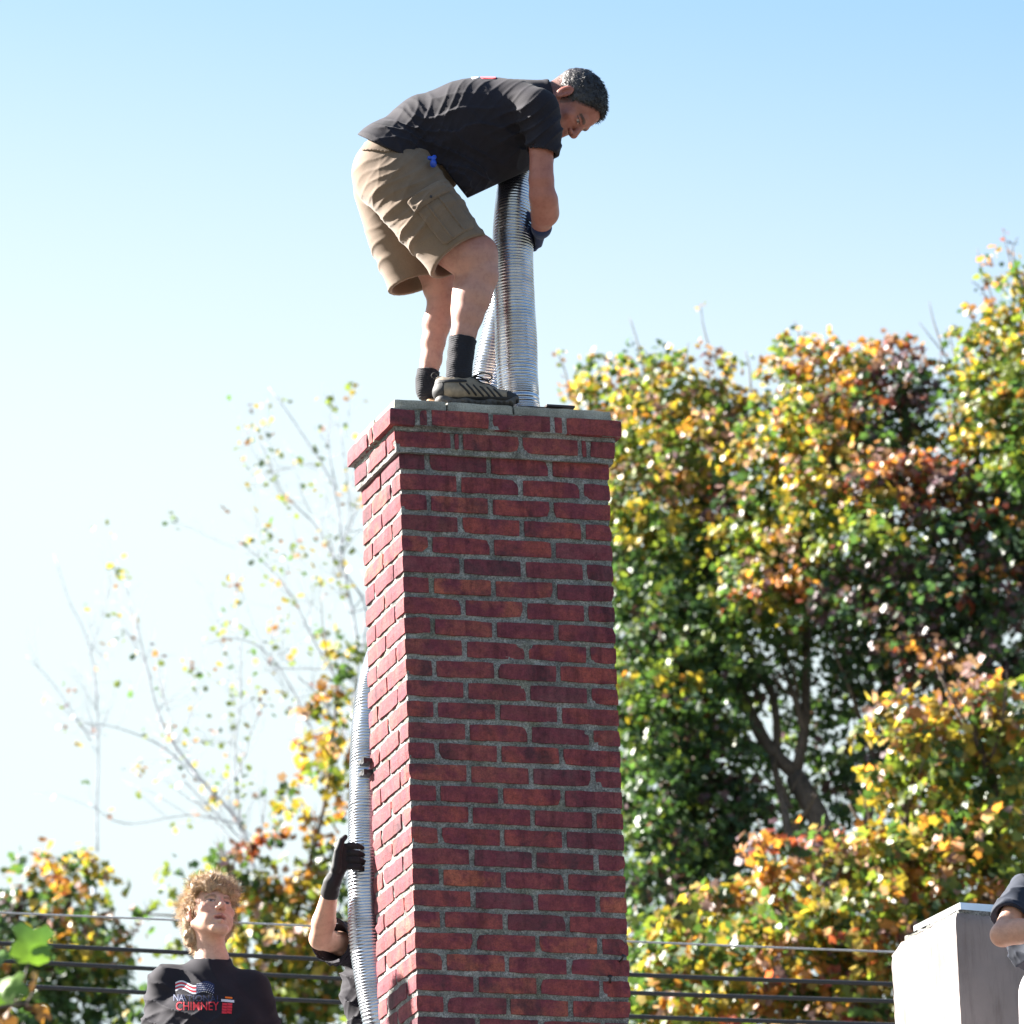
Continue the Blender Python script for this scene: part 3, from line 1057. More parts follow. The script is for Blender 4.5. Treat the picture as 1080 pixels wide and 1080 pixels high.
def hand(F, wrist, d, palm, thumb_side, bends, r=.0095, sc=1.0, tb=(.3, .5), tdir=None, spreads=(.10, .03, -.04, -.12)):
    """Palm from the wrist along d, its inner face towards `palm`; thumb leaves on `thumb_side`."""
    d, palm = unit(d), np.array(palm, float)
    palm = unit(palm - d * d.dot(palm)); t = unit(np.array(thumb_side) - d * d.dot(thumb_side) - palm * palm.dot(thumb_side))
    w = np.array(wrist, float)
    L = .092 * sc
    for u, rr in ((.030, .0135), (.010, .014), (-.010, .0135), (-.028, .012)):
        F.cone(w + t * u * .45 * sc, w + d * L + t * u * sc, .014 * sc, rr * sc, .012 * sc)
    lens = ((.044, .026, .020), (.048, .030, .022), (.045, .028, .021), (.035, .021, .018))
    for i, u in enumerate((.031, .0105, -.010, -.029)):
        dd = unit(d + t * spreads[i])
        finger(F, w + d * L + t * u * sc, dd, palm, [x * sc for x in lens[i]], r * sc * (1, 1.02, .98, .88)[i], bends[i])
    td = unit(tdir) if tdir is not None else unit(t * .8 + d * .6 + palm * .35)
    b0 = w + d * .022 * sc + t * .022 * sc
    m1 = b0 + td * .042 * sc
    F.cone(b0, m1, .016 * sc, .0125 * sc, .010)
    F.cone(m1, m1 + unit(td + palm * tb[0]) * .032 * sc, .0122 * sc, .0108 * sc, .005)
    m2 = m1 + unit(td + palm * tb[0]) * .032 * sc
    F.cone(m2, m2 + unit(td + palm * tb[1]) * .024 * sc, .0108 * sc, .009 * sc, .004)

def clip_fn(F, fn, k=.004):
    sl, P = F._win(F.lo, F.lo + F.n * F.h)
    d = fn(P).astype(np.float32)
    hh = np.clip(.5 + .5 * (d - F.F[sl]) / k, 0, 1)
    F.F[sl] = F.F[sl] * (1 - hh) + d * hh + k * hh * (1 - hh)
Field.clip = clip_fn


def patch(F, c, rad, M, lift, name, mat, parent, power=6):
    """A thin piece lying on the surface of F: what an oriented super-ellipsoid cuts out of F lifted by `lift`."""
    G = Field.__new__(Field)
    c = np.array(c, float)
    m = float(np.max(rad)) * 1.3 + .01
    a = np.clip(np.floor((c - m - F.lo) / F.h).astype(int), 0, F.n - 1)
    b = np.clip(np.ceil((c + m - F.lo) / F.h).astype(int), 1, F.n)
    G.lo = F.lo + a * F.h; G.h = F.h; G.n = b - a
    G.F = F.F[a[0]:b[0], a[1]:b[1], a[2]:b[2]] - lift
    sl, P = G._win(G.lo, G.lo + G.n * G.h)
    Q = np.abs((P - c) @ np.array(M).T / np.array(rad))
    d = ((Q ** power).sum(-1) ** (1 / power) - 1) * float(np.min(rad))
    G.F = np.maximum(G.F, d.astype(np.float32))
    G.F = np.maximum(G.F, -(F.F[a[0]:b[0], a[1]:b[1], a[2]:b[2]] + .010))
    V, Q = G.mesh()
    if len(V) < 4: return None
    return mesh_obj(name, V, Q, mat, parent)


def mat_hair(name, rough=.45, spec=.5):
    t = NT(name)
    a = t.new('Attribute', attribute_name='col').outputs['Color']
    n = t.ramp(t.noise(260, 4, .7), [(.3, (.6,) * 3), (.7, (1.35,) * 3)])
    t.bsdf(t.mix(1.0, a, n, 'MULTIPLY'), rough, 0, t.bump(t.noise(500, 3), .6, .002), spec)
    return t.m
M_HAIR = mat_hair('hair')
SKIN_A = (.33, .130, .098)
SKIN_B = (.56, .33, .25)

# ------------------------------------------------------------------ the man on the chimney
Y0 = 23.38
P_ = lambda x, y, d=0.0: at(x, y, Y0 + d)
m_ = lambda px: px * .00302
man = empty('person', at(490, 418, Y0), 'man in charcoal T-shirt and khaki cargo shorts bending down on top of the brick chimney', 'person')

# legs, arms, trunk (under the clothes) in one field; the head and neck join it under the collar
F = Field(at(355, 425, Y0) - np.array((0, .42, .04)), at(600, 85, Y0) + np.array((.03, .42, .05)), .0042)
F.chain([P_(420, 195, -.09), P_(503, 269, -.12), P_(507, 290, -.12), P_(499, 312, -.12), P_(493, 333, -.12), P_(489, 352, -.12), P_(486, 371, -.125), P_(484, 392, -.125)],
        [.078, m_(21.5), m_(18.5), m_(19.5), m_(16.5), m_(13.2), m_(11.2), m_(11.5)], .012)
F.cone(P_(470, 250, -.115), P_(494, 272, -.12), m_(29), m_(24), .02)
F.cone(P_(509, 263, -.125), P_(512, 274, -.125), m_(13), m_(12), .015)        # kneecap
F.cone(P_(489, 300, -.11), P_(488, 324, -.11), m_(11), m_(12), .02)           # calf
F.chain([P_(415, 205, .09), P_(463, 288, .13), P_(463, 303, .13), P_(467, 322, .13), P_(461, 343, .13), P_(457, 361, .13), P_(455, 379, .13), P_(450, 400, .13)],
        [.078, m_(21), m_(17), m_(14.5), m_(14), m_(12.5), m_(11), m_(10.5)], .012)
F.cone(P_(462, 320, .12), P_(457, 340, .12), m_(10), m_(10), .02)
YA = (0, 1, 0)
F.chain([P_(412, 185), P_(450, 145), P_(490, 138), P_(530, 130), P_(558, 118)], [.095, .085, .11, .112, .066], .03, flat=(YA, 1.2))
F.chain([P_(564, 118, -.16), P_(571, 160, -.185), P_(571, 190, -.18), P_(572, 207, -.165), P_(574, 226, -.09), P_(570, 240, -.01)],
        [m_(15), m_(12.5), m_(13.2), m_(14), m_(14), m_(10)], .008)
F.cone(P_(575, 212, -.15), P_(576, 224, -.09), m_(14), m_(14), .01)
F.chain([P_(562, 120, .16), P_(570, 165, .22), P_(570, 200, .27), P_(563, 212, .22)], [m_(19), m_(14), m_(13), m_(9.5)], .012)
body = F.mesh()
O = P_(600, 111, 0)
A = head_axes((.95, 0, .31), (.3, -.2, -.93))
H = Field(O - .21, O + .18, .0027)
build_head(H, O, A, 1.0)
H.cone(O - .01 * A[1] - .05 * A[2], P_(562, 116, 0), .058, .060, .025)
H.cone(O - .05 * A[1] + .0 * A[2], P_(574, 105, 0), .050, .048, .02)
V, Q = joined([body, H.mesh()])
cols = head_colors(V, O, A, 1.0, SKIN_A, (.30, .10, .08), .35, (.10, .08, .075), (.05, .04, .035))
lg = np.clip((P_(500, 250)[2] - V[:, 2]) / .12, 0, 1)[:, None]
cols = cols * (1 - lg) + np.array((.39, .20, .16)) * lg
blot = noise3(V, 26, 55, 3)[:, None] * .10
cols = np.clip(cols * (1 + blot * np.array((.5, 1.0, 1.0))), 0, 1)
Lh = (V - O) @ A.T
zl = np.interp(Lh[:, 1], [-.12, -.075, -.03, .004, .016, .03, .055, .075, .1], [-.055, -.045, -.03, -.02, -.03, .018, .045, .085, .1])
hm = np.clip(1 - (zl - Lh[:, 2]) / .014, 0, 1) * (np.linalg.norm(Lh, axis=1) < .16) * (np.abs(Lh[:, 0]) < .078)
cols = cols * (1 - .6 * hm[:, None]) + np.array((.05, .04, .038)) * .6 * hm[:, None]
mesh_obj('body', V, Q, M_SKIN, man, cols=cols)

# short hair, greying at the sides
G = Field(O - .14, O + .16, .003)
G.ell(O + A[2] * .044 - A[1] * .018, (.0775, .100, .0870), A, .01)
G.ell(O + A[2] * .040 + A[1] * .030, (.0675, .066, .0725), A, .02)
def hairline(P):
    L = (P - O) @ A.T
    zmin = np.interp(L[..., 1], [-.12, -.075, -.03, .004, .016, .03, .055, .075, .1], [-.055, -.045, -.03, -.02, -.03, .018, .045, .085, .1])
    return (zmin - L[..., 2]) * .8
G.clip(hairline, .006)
G.shift(lambda P: noise3(P, 260, 3, 2) * .0016)
V, Q = G.mesh()
L = (V - O) @ A.T
sidef = np.clip((.055 - L[:, 2]) / .05, 0, 1)[:, None] * .75
hc = np.array((.022, .017, .017)) * (1 - sidef) + np.array((.085, .07, .066)) * sidef
mesh_obj('hair', V, Q, M_HAIR, man, cols=hc)
rs = np.random.default_rng(5)
pick = rs.choice(len(V), 6000)
top = V[pick]; Lp = L[pick]
dr = top - (O + A[2] * .02); dr /= np.linalg.norm(dr, axis=1)[:, None]
flow = A[1] * .9 - A[2] * .5 * (np.clip((.06 - Lp[:, 2]) / .05, 0, 1))[:, None]
dd = dr * .45 + flow; dd /= np.linalg.norm(dd, axis=1)[:, None]
v, q = strands(top - dr * .002, dd, .012, .0008, 8, k=2, spread=.25)
sf = np.clip((.055 - Lp[:, 2]) / .05, 0, 1)[:, None]
cc = np.array((.022, .017, .017)) * (1 - sf) + np.array((.10, .085, .08)) * sf * rs.uniform(.3, 1.4, (6000, 1))
mesh_obj('hair', v, q, M_HAIR, man, cols=np.repeat(cc, len(v) // 6000, axis=0))

# T-shirt
def pxof(P):
    """Where the photograph shows the points P (the hems were read there)."""
    cp, sp, cr, sr = math.cos(PITCH), math.sin(PITCH), math.cos(ROLL), math.sin(ROLL)
    zz = P[..., 2] - CAM_Z
    dep = P[..., 1] * cp + zz * sp
    u = F_PX * P[..., 0] / dep; v = F_PX * (-P[..., 1] * sp + zz * cp) / dep
    return 540 + u * cr - v * sr, 540 - (u * sr + v * cr)
EX, EY = unit(P_(600, 200) - P_(500, 200)), unit(P_(500, 300) - P_(500, 200))
S = Field(at(362, 225, Y0) - np.array((0, .42, 0)), at(602, 66, Y0) + np.array((.03, .42, .02)), .004)
S.chain([P_(412, 157), P_(450, 141), P_(490, 140), P_(525, 137), P_(556, 125)],
        [m_(33), m_(41), m_(54), m_(54), m_(37)], .03, flat=(YA, 1.12))
S.cone(P_(474, 160), P_(490, 196), m_(32), m_(27), .03, flat=(YA, 1.7))
S.cone(P_(490, 190), P_(540, 168), m_(26), m_(20), .03, flat=(YA, 1.6))
S.cone(P_(440, 160), P_(470, 178), m_(38), m_(34), .03, flat=(YA, 1.25))
S.cone(P_(410, 170, -.07), P_(410, 170, .07), m_(44), m_(44), .02)
S.cone(P_(500, 165), P_(540, 165), m_(26), m_(16), .03, flat=(YA, 1.6))
for sg in (-1, 1):
    S.cone(P_(545, 112, sg * .10), P_(566, 119, sg * .165), m_(28), m_(26), .03)
S.cone(P_(566, 119, -.165), P_(573, 140, -.18), m_(26), m_(19.5), .012)
S.cone(P_(573, 140, -.18), P_(571, 176, -.188), m_(20), m_(18.5), .012)
S.cone(P_(564, 119, .165), P_(570, 165, .215), m_(26), m_(17), .012)
S.cone(P_(556, 111, 0), P_(578, 105, 0), m_(27), m_(21.5), .02)
S.shift(lambda P: noise3(P, 11, 41, 2) * .004)
S.shift(folds((.35, .3, .9), 42, .0095, 1, near(P_(470, 160, -.15), .28)))
S.shift(folds((.8, .2, .55), 55, .009, 2, near(P_(435, 150, -.12), .20)))
S.shift(folds((.6, .5, -.6), 60, .0075, 4, near(P_(560, 145, -.18), .17)))
S.shift(folds((.1, .2, 1), 40, .009, 6, near(P_(525, 150, -.15), .22)))
S.shift(folds((.75, .3, -.6), 95, .0042, 7, near(P_(500, 140, -.18), .32)))
S.shift(folds((.4, .1, .9), 110, .0016, 8, near(P_(440, 145, -.12), .2)))
nrm = lambda a, b: unit(P_(*a) - P_(*b))
pd = lambda dx, dy: unit(P_(500 + dx, 200 + dy) - P_(500, 200))
# hem over the shorts, then sleeve and neck openings
S.clip(lambda P: (lambda q: (q[1] - np.interp(q[0], [360, 379, 419, 450, 467, 478, 493, 525, 557, 600], [132, 143, 161, 169, 175, 190, 209, 194, 180, 176])) * .0029)(pxof(P)), .003)
S.plane(P_(571, 161.5, -.188), unit(P_(571, 190, -.18) - P_(572, 140, -.182) + np.array((-.018, 0, -.0))), .003, near=(P_(571, 178, -.188), m_(32)))
S.plane(P_(571, 163, .21), unit(P_(571, 190, .22) - P_(572, 140, .2)), .003, near=(P_(571, 180, .22), m_(32)))
S.plane(P_(583, 102, 0), pd(.97, -.22), .006)
S.cone(P_(571, 156, -.187), P_(571, 190, -.188), m_(15), m_(15), .002, True)
V, Q = S.mesh()
mesh_obj('t_shirt', V, Q, M_SHIRT, man)
M_PRED = mat_cloth('red_print', (.55, .03, .05), sheen=.1)
M_PWHITE = mat_cloth('white_print', (.60, .60, .66), sheen=.1)
M_PNAVY = mat_cloth('navy_print', (.014, .024, .075), sheen=.1)
I3 = np.eye(3)
T1 = head_axes((0, -.5, .86), (1, 0, .1))
patch(S, P_(515, 83, -.07), (.026, .050, .035), T1[[1, 0, 2]], .0022, 'back_print', M_PRED, man)
patch(S, P_(501, 84, -.07), (.012, .045, .035), T1[[1, 0, 2]], .0022, 'back_print', M_PWHITE, man)
patch(S, P_(537, 186, -.16), (.012, .08, .010), I3, .002, 'sleeve_print', M_PRED, man)

# khaki shorts
K = Field(at(358, 318, Y0) - np.array((0, .42, 0)), at(536, 138, Y0) + np.array((.0, .42, .02)), .004)
K.cone(P_(413, 183, -.06), P_(413, 183, .06), m_(43), m_(43), .02)
K.cone(P_(425, 165, -.05), P_(425, 165, .05), m_(38), m_(38), .03)
K.cone(P_(460, 180, -.03), P_(460, 180, .03), m_(26), m_(26), .03)
K.chain([P_(424, 194, -.09), P_(455, 232, -.115), P_(484, 270, -.122), P_(492, 282, -.122)], [m_(42), m_(38.5), m_(35.5), m_(36)], .015)
K.chain([P_(415, 200, .09), P_(424, 248, .115), P_(436, 297, .13), P_(440, 315, .13)], [m_(43), m_(37), m_(28), m_(27)], .008)
K.shift(lambda P: noise3(P, 12, 91, 2) * .0035)
K.shift(folds((.7, .1, -.7), 38, .009, 11, near(P_(470, 225, -.2), .30)))
K.shift(folds((.2, .1, -1), 34, .009, 12, near(P_(405, 250, 0), .30)))
K.shift(folds((.9, .2, -.3), 46, .008, 13, near(P_(450, 200, -.2), .2)))
K.shift(folds((.5, .2, -.8), 90, .0042, 14, near(P_(440, 215, -.12), .25)))
ax1 = unit(P_(484, 270, -.122) - P_(440, 214, -.1))
K.plane(P_(486, 270, -.122), unit(ax1 + unit(P_(521, 257) - P_(450, 281)) * -.02), .004, near=(P_(496, 290, -.122), m_(58)))
K.plane(P_(433, 302, .13), pd(.30, .95), .004, near=(P_(440, 325, .13), m_(42)))
K.cone(P_(482, 266, -.12), P_(500, 292, -.122), m_(31), m_(33.5), .003, True)
K.cone(P_(434, 292, .125), P_(442, 318, .13), m_(24), m_(25.5), .003, True)
K.clip(lambda P: (lambda q: (np.interp(q[0], [360, 379, 419, 450, 467, 480, 500], [124, 136, 150, 158, 163, 172, 186]) - q[1]) * .0029)(pxof(P)), .003)
V, Q = K.mesh()
shorts = mesh_obj('cargo_shorts', V, Q, M_KHAKI, man)
# pocket panels: axes along the thigh
tx = unit(P_(484, 270) - P_(424, 194)); ty = np.array((0, -1.0, 0)); tz = np.cross(tx, ty)
MM = np.stack([tx, ty, tz])
mid = P_(468, 226, -.23)
patch(K, mid, (.088, .10, .062), MM, .0075, 'cargo_pocket', M_KHAKI, shorts, 10)
patch(K, mid + tx * .0 + tz * .026, (.084, .10, .004), MM, .0115, 'pocket_pleat', M_KHAKI, shorts, 8)
patch(K, mid + tx * .0 - tz * .022, (.084, .10, .004), MM, .0115, 'pocket_pleat', M_KHAKI, shorts, 8)
patch(K, mid - tx * .082, (.026, .10, .070), MM, .0145, 'pocket_flap', M_KHAKI, shorts, 10)
patch(K, mid - tx * .068 + tz * .0, (.006, .10, .006), MM, .0175, 'button', M_DARKMET, shorts, 2)
bt = head_axes(pd(.3, -.95), (0, -1, 0))
patch(K, P_(398, 157, -.14), (.050, .12, .020), bt, .0065, 'pocket_flap', M_KHAKI, shorts, 8)
patch(K, P_(488, 268, -.22) - ax1 * .006, (.005, .16, .2), np.stack([ax1, ty, np.cross(ax1, ty)]), .003, 'hem', M_KHAKI, shorts, 8)
# blue clip at the waist
Bf = Field(P_(456, 170, -.2) - .04, P_(456, 170, -.2) + .04, .0015)
Bf.ell(P_(457, 172, -.2), (.010, .012, .013)).ell(P_(453, 167, -.2), (.008, .01, .008)).ell(P_(458, 166, -.2), (.006, .008, .007))
Bf.shift(lambda P: noise3(P, 200, 2, 1) * .0015)
V, Q = Bf.mesh()
mesh_obj('blue_clip', V, Q, mat_simple('blue_plastic', (.01, .06, .45), .4), man)

# socks
for (d, pts, rr, seed) in ((-.122, [(488.5, 357), (486, 372), (484.5, 386), (484, 396)], [15, 13.8, 13.4, 14], 3), (.13, [(451.8, 391), (450.5, 400), (450, 412)], [12.2, 11.8, 12.2], 4)):
    G = Field(P_(450 if d > 0 else 484, 392, d) - .11, P_(450 if d > 0 else 484, 380, d) + .11, .0025)
    pp = [P_(x, y, d) for x, y in pts]
    G.chain(pp, [m_(r) for r in rr], .006)
    G.plane(pp[0], pp[0] - pp[1], .003)
    G.shift(lambda P: np.sin(P[:, 2] * 900) * .0012 + noise3(P, 70, seed, 2) * .0015)
    V, Q = G.mesh(); mesh_obj('sock', V, Q, M_SOCK, man)

# near shoe, standing on the slab
def Sh(px, dz, Y):
    q = at(px, 420, Y); q = at(px - (dz * 331) * .037, 420, Y); q[2] = ZS + .0015 + dz; return q
YS = 23.262
def shoe(heel, toe, Lf, mats, near_side, detail):
    """heel and toe on the slab; returns nothing, builds sole, upper, toe cap, laces."""
    X = unit(toe - heel); U = np.array((0, 0, 1.0)); W = np.cross(U, X)
    if W.dot((0, -1, 0)) < 0: W = -W
    B = np.stack([X, W, U])
    pt = lambda a, w, z: heel + X * a * Lf + W * w + U * z
    lo = heel - .16; hi = heel + .34
    lo = np.minimum(heel, toe) - .07; hi = np.maximum(heel, toe) + np.array((.07, .07, .14))
    G = Field(lo, hi, .0026)
    G.chain([pt(.13, 0, .020), pt(.38, 0, .016), pt(.62, 0, .016), pt(.84, 0, .017)], [.019, .0155, .016, .0155], .02, flat=(W, 1.9))
    G.chain([pt(.10, 0, .030), pt(.2, 0, .034)], [.012, .010], .02, flat=(W, 2.2))
    G.cone(pt(.9, 0, .026), pt(.93, 0, .030), .011, .010, .02, flat=(W, 2.6))
    G.clip(lambda P: (ZS + .0012) - P[..., 2], .002)
    G.shift(lambda P: np.where((P[:, 2] < ZS + .016), np.sin(((P - heel) @ X) * 330) * .0018, 0) + np.sin(((P - heel) @ X) * 60 + (P[:, 2] - ZS) * 160) * .0012)
    V, Q = G.mesh(); mesh_obj('sole', V, Q, mats[1], par)
    G = Field(lo, hi, .0026)
    G.chain([pt(.12, 0, .055), pt(.20, 0, .058), pt(.40, 0, .055), pt(.60, 0, .046), pt(.80, 0, .036), pt(.91, 0, .032)], [.027, .033, .034, .030, .024, .016], .015, flat=(W, 1.25))
    G.chain([pt(.16, 0, .085), pt(.30, 0, .088), pt(.44, 0, .078)], [.026, .028, .026], .02, flat=(W, 1.1))
    G.cone(pt(.10, 0, .098), pt(.13, 0, .088), .009, .014, .01)
    G.clip(lambda P: (ZS + .022) - P[..., 2], .003)
    G.cone(pt(.24, 0, .14), pt(.27, 0, .094), .040, .034, .004, True)
    G.shift(lambda P: noise3(P, 60, 3, 2) * .0012)
    V, Q = G.mesh(); mesh_obj('shoe_upper', V, Q, mats[0], par)
    patch(G, pt(.93, 0, .03), (.032, .06, .030), B, .0025, 'toe_cap', mats[2], par, 4)
    patch(G, pt(.07, 0, .06), (.022, .05, .032), B, .002, 'heel_panel', mats[2], par, 4)
    if detail:
        patch(G, pt(.5, 0, .1), (.075, .017, .05), np.stack([unit(X * .95 - U * .3), W, unit(U * .95 + X * .3)]), .003, 'lace_panel', mats[2], par, 6)
        patch(G, pt(.5, 0, .024), (.15, .09, .006), B, .0035, 'side_band', mats[2], par, 8)
        patch(G, pt(.22, 0, .082), (.05, .09, .006), B, .0025, 'collar_band', mats[2], par, 6)
        for k in range(6):
            a = .36 + .075 * k
            Mx = head_axes(unit(U * .75 - X * .65), W)
            patch(G, pt(a, .03, .056 - k * .003), (.0036, .05, .026), np.stack([np.cross(W, Mx[2]), W, Mx[2]]), .0022, 'side_stripe', mats[2], par, 6)
        def one(pts, rr, n_):
            v_, f_ = tube(pts, rr, n_); mesh_obj('lace', v_, f_, M_LACE, par)
        for k in range(5):
            a = .46 + .055 * k; z = .101 - .0125 * k
            one([pt(a, -.022, z - .006), pt(a + .01, 0, z + .004), pt(a + .012, .022, z - .006)], .0030, 6)
            one([pt(a + .03, -.022, z - .010), pt(a + .01, 0, z + .005), pt(a - .01, .022, z - .004)], .0028, 6)
        one(spline([pt(.47, .01, .104), pt(.56, .03, .112), pt(.66, .045, .098), pt(.64, .045, .084), pt(.54, .03, .090), pt(.47, .01, .102)], 24), .0026, 6)
        one(spline([pt(.47, .0, .104), pt(.52, .03, .10), pt(.6, .048, .080), pt(.63, .05, .072)], 16), .0026, 6)
        one(spline([pt(.06, 0, .100), pt(.02, 0, .112), pt(.05, 0, .122), pt(.10, .0, .112)], 14), .002, 6)
par = man
shoe(Sh(454, 0, YS - .015), Sh(551, 0, YS + .02), .295, (M_SHOE, M_SOLE, M_SHOE_D), True, True)
shoe(Sh(445, 0, 23.47), Sh(445, 0, 23.47) + np.array((.235, .145, 0)), .28, (M_TAN, M_TAN, M_SHOE), True, False)

# gloves closed round the liner
pc = at(541, 244, 23.445)
G = Field(P_(560, 244, .05) - .14, P_(560, 244, .05) + .14, .0026)
wr = P_(571, 241, -.012)
G.cone(wr + (wr - P_(568, 252, .08)) * .12, wr, m_(11.2), m_(11), .006)
hand(G, wr, P_(566, 252, .10) - P_(571, 241, -.012), (-1, .25, -.1), (0, -.1, .9), [(.35, .9, .8)] * 4, .0105, .95)
V, Q = G.mesh(); mesh_obj('glove', V, Q, M_GLOVE_B, man)
G = Field(P_(548, 205, .2) - .14, P_(548, 205, .2) + .14, .003)
wr = P_(563, 212, .22)
hand(G, wr, P_(549, 208, .12) - wr, (-.3, .2, -.6), (0, -.3, .9), [(.7, 1.1, .9)] * 4, .0105, .9)
V, Q = G.mesh(); mesh_obj('glove', V, Q, M_GLOVE_B, man)

# ------------------------------------------------------------------ three more people
def standing(par, J, O, A, sc, skin_base, shirt_mat, pants_mat, sleeve, seed, h=.0052, shirt_hem=None, head_kw={}, colkw={}, gloves=None, hip_w=1.0, arm_r=1.0, sl_r=1.0, name='t_shirt'):
    g = lambda k: np.array(J[k], float)
    allp = np.array([J[k] for k in ('shL', 'shR', 'elL', 'elR', 'wrL', 'wrR', 'hipL', 'hipR', 'anL', 'anR')])
    lo, hi = allp.min(0) - (.14, .16, .06), allp.max(0) + (.14, .16, .14)
    F = Field(lo, hi, h)
    cx = (g('shL') + g('shR')) / 2; hp = (g('hipL') + g('hipR')) / 2
    ax = unit(g('shR') - g('shL')); X = (ax, 1.45)
    neck = g('neck')
    F.chain([hp, hp * .5 + cx * .5, cx - (0, 0, .12), cx - (0, 0, .03)], [.105, .095, .115, .085], .04, flat=X)
    F.cone(cx - (0, 0, .03), neck, .07, .055, .03)
    for s_ in ('L', 'R'):
        F.cone(g('sh' + s_) * .85 + cx * .15 - (0, 0, .01), cx + (0, 0, .01), .040, .045, .03)
        a, b, c = g('sh' + s_), g('el' + s_), g('wr' + s_)
        F.chain([a + (cx - a) * .1 - (0, 0, .008), a * .5 + b * .5, b], [.044, .043 * arm_r, .040 * arm_r], .012)
        F.chain([b, b * .68 + c * .32, c], [.041 * arm_r, .043 * arm_r, .027 * arm_r], .012)
        F.chain([g('hip' + s_), g('kn' + s_), g('an' + s_)], [.085, .056, .038], .02)
    parts = [F.mesh()]
    H = Field(O - .21 * sc, O + .19 * sc, .0027)
    build_head(H, O, A, sc, **head_kw)
    H.cone(O - .022 * A[1] * sc - .05 * A[2] * sc, neck, .051 * sc, .056 * sc, .02)
    H.cone(neck, cx - (0, 0, .0), .060 * sc, .075, .02)
    parts.append(H.mesh())
    if gloves is None or gloves.get('bare', True):
        for s_ in ('L', 'R'):
            if gloves and s_ in gloves: continue
            w, e = g('wr' + s_), g('el' + s_)
            G = Field(w - .22, w + .22, .0032)
            d = unit(w - e)
            G.cone(w - d * .03, w, .028, .026, .006)
            hand(G, w, d, (g('cxp') - w) if 'cxp' in J else (cx - g('sh' + s_)), np.array((0, -1, .0)), [(.2, .35, .3), (.25, .4, .3), (.3, .4, .3), (.35, .45, .3)], .0095, .95)
            parts.append(G.mesh())
    V, Q = joined(parts)
    mesh_obj('body', V, Q, M_SKIN, par, cols=head_colors(V, O, A, sc, skin_base, **colkw))
    # shirt
    S = Field(lo, hi + (0, 0, .1), .0045)
    hemz = shirt_hem if shirt_hem is not None else hp[2] - .06
    low = hp.copy(); low[2] = hemz - .05
    S.chain([low, hp * .45 + cx * .55, cx - (0, 0, .13), cx - (0, 0, .045)], [.128, .122, .132, .105], .04, flat=X)
    for s_ in ('L', 'R'):
        a, b, c = g('sh' + s_), g('el' + s_), g('wr' + s_)
        S.cone(a + (cx - a) * .12, cx + (0, 0, .03), .060, .060, .03)
        S.chain([a + (cx - a) * .08, a * .45 + b * .55], [.068, .062], .02)
        if sleeve == 'long':
            S.chain([a * .45 + b * .55, b, c + (c - b) * .15], [.062, .054, .040], .015)
        else:
            S.cone(a * .45 + b * .55, a * (1 - sleeve) + b * sleeve + (b - a) * .12, .062, .064 * sl_r, .012)
    S.cone(cx + (0, 0, .02), neck + (0, 0, .0), .075, .066, .03)
    S.shift(lambda P: noise3(P, 10, seed, 2) * .005)
    for k, (dx, dz) in enumerate(((.15, .0), (-.15, .02), (.0, -.25), (.12, -.35), (-.12, -.3))):
        S.shift(folds((.6 if dx < 0 else -.6, .2, .7), 54 + 6 * k, .0115, seed + k, near(cx + (dx, -.1, dz - .05), .24)))
    for s_ in ('L', 'R'):
        a, b = g('sh' + s_), g('el' + s_)
        S.shift(folds(unit(b - a) + np.array((.3, 0, 0)), 55, .0085, seed + 20, near(a * .5 + b * .5, .16)))
    S.plane((hp[0], hp[1], hemz), (0, 0, -1), .003)
    nd = unit(O - .05 * A[2] - .02 * A[1] - neck)
    nd = unit(nd + np.array((0, -.42, .1)))
    S.plane(neck + nd * .006 + np.array((0, 0, .012)), nd, .003, near=(neck + np.array((0, 0, .10)), .11))
    S.cone(neck - nd * .015, neck + nd * .1, .061 * sc, .066 * sc, .003, True)
    for s_ in ('L', 'R'):
        a, b, c = g('sh' + s_), g('el' + s_), g('wr' + s_)
        if sleeve == 'long':
            p, d = c - (c - b) * .0, unit(c - b)
            S.plane(p, d, .002, near=(p + d * .06, .075)); S.cone(p - d * .02, p + d * .1, .032, .036, .002, True)
        else:
            p, d = a * (1 - sleeve) + b * sleeve, unit(b - a)
            S.plane(p, d, .003, near=(p + d * .085, .105)); S.cone(p - d * .035, p + d * .1, .049 * sl_r, .054 * sl_r, .002, True)
    V, Q = S.mesh()
    sh = mesh_obj(name, V, Q, shirt_mat, par)
    # trousers, shoes
    K = Field(np.minimum(lo, lo), np.array((hi[0], hi[1], max(hp[2], hemz) + .16)), .007)
    K.chain([hp + (0, 0, .10 if hemz <= hp[2] else hemz - hp[2] + .03), hp, hp - (0, 0, .04)], [.105 * hip_w, .115 * hip_w, .11], .03, flat=X)
    for s_ in ('L', 'R'):
        K.chain([g('hip' + s_) - (0, 0, .02), g('kn' + s_), g('an' + s_)], [.100, .080, .070], .02)
        K.plane(g('an' + s_), (0, 0, -1), .003, near=(g('an' + s_) - (0, 0, .08), .11))
        K.shift(folds((.2, .1, 1), 50, .007, seed + 40, near(g('kn' + s_), .3)))
    K.shift(lambda P: noise3(P, 12, seed + 3, 2) * .004)
    V, Q = K.mesh()
    mesh_obj('trousers', V, Q, pants_mat, par)
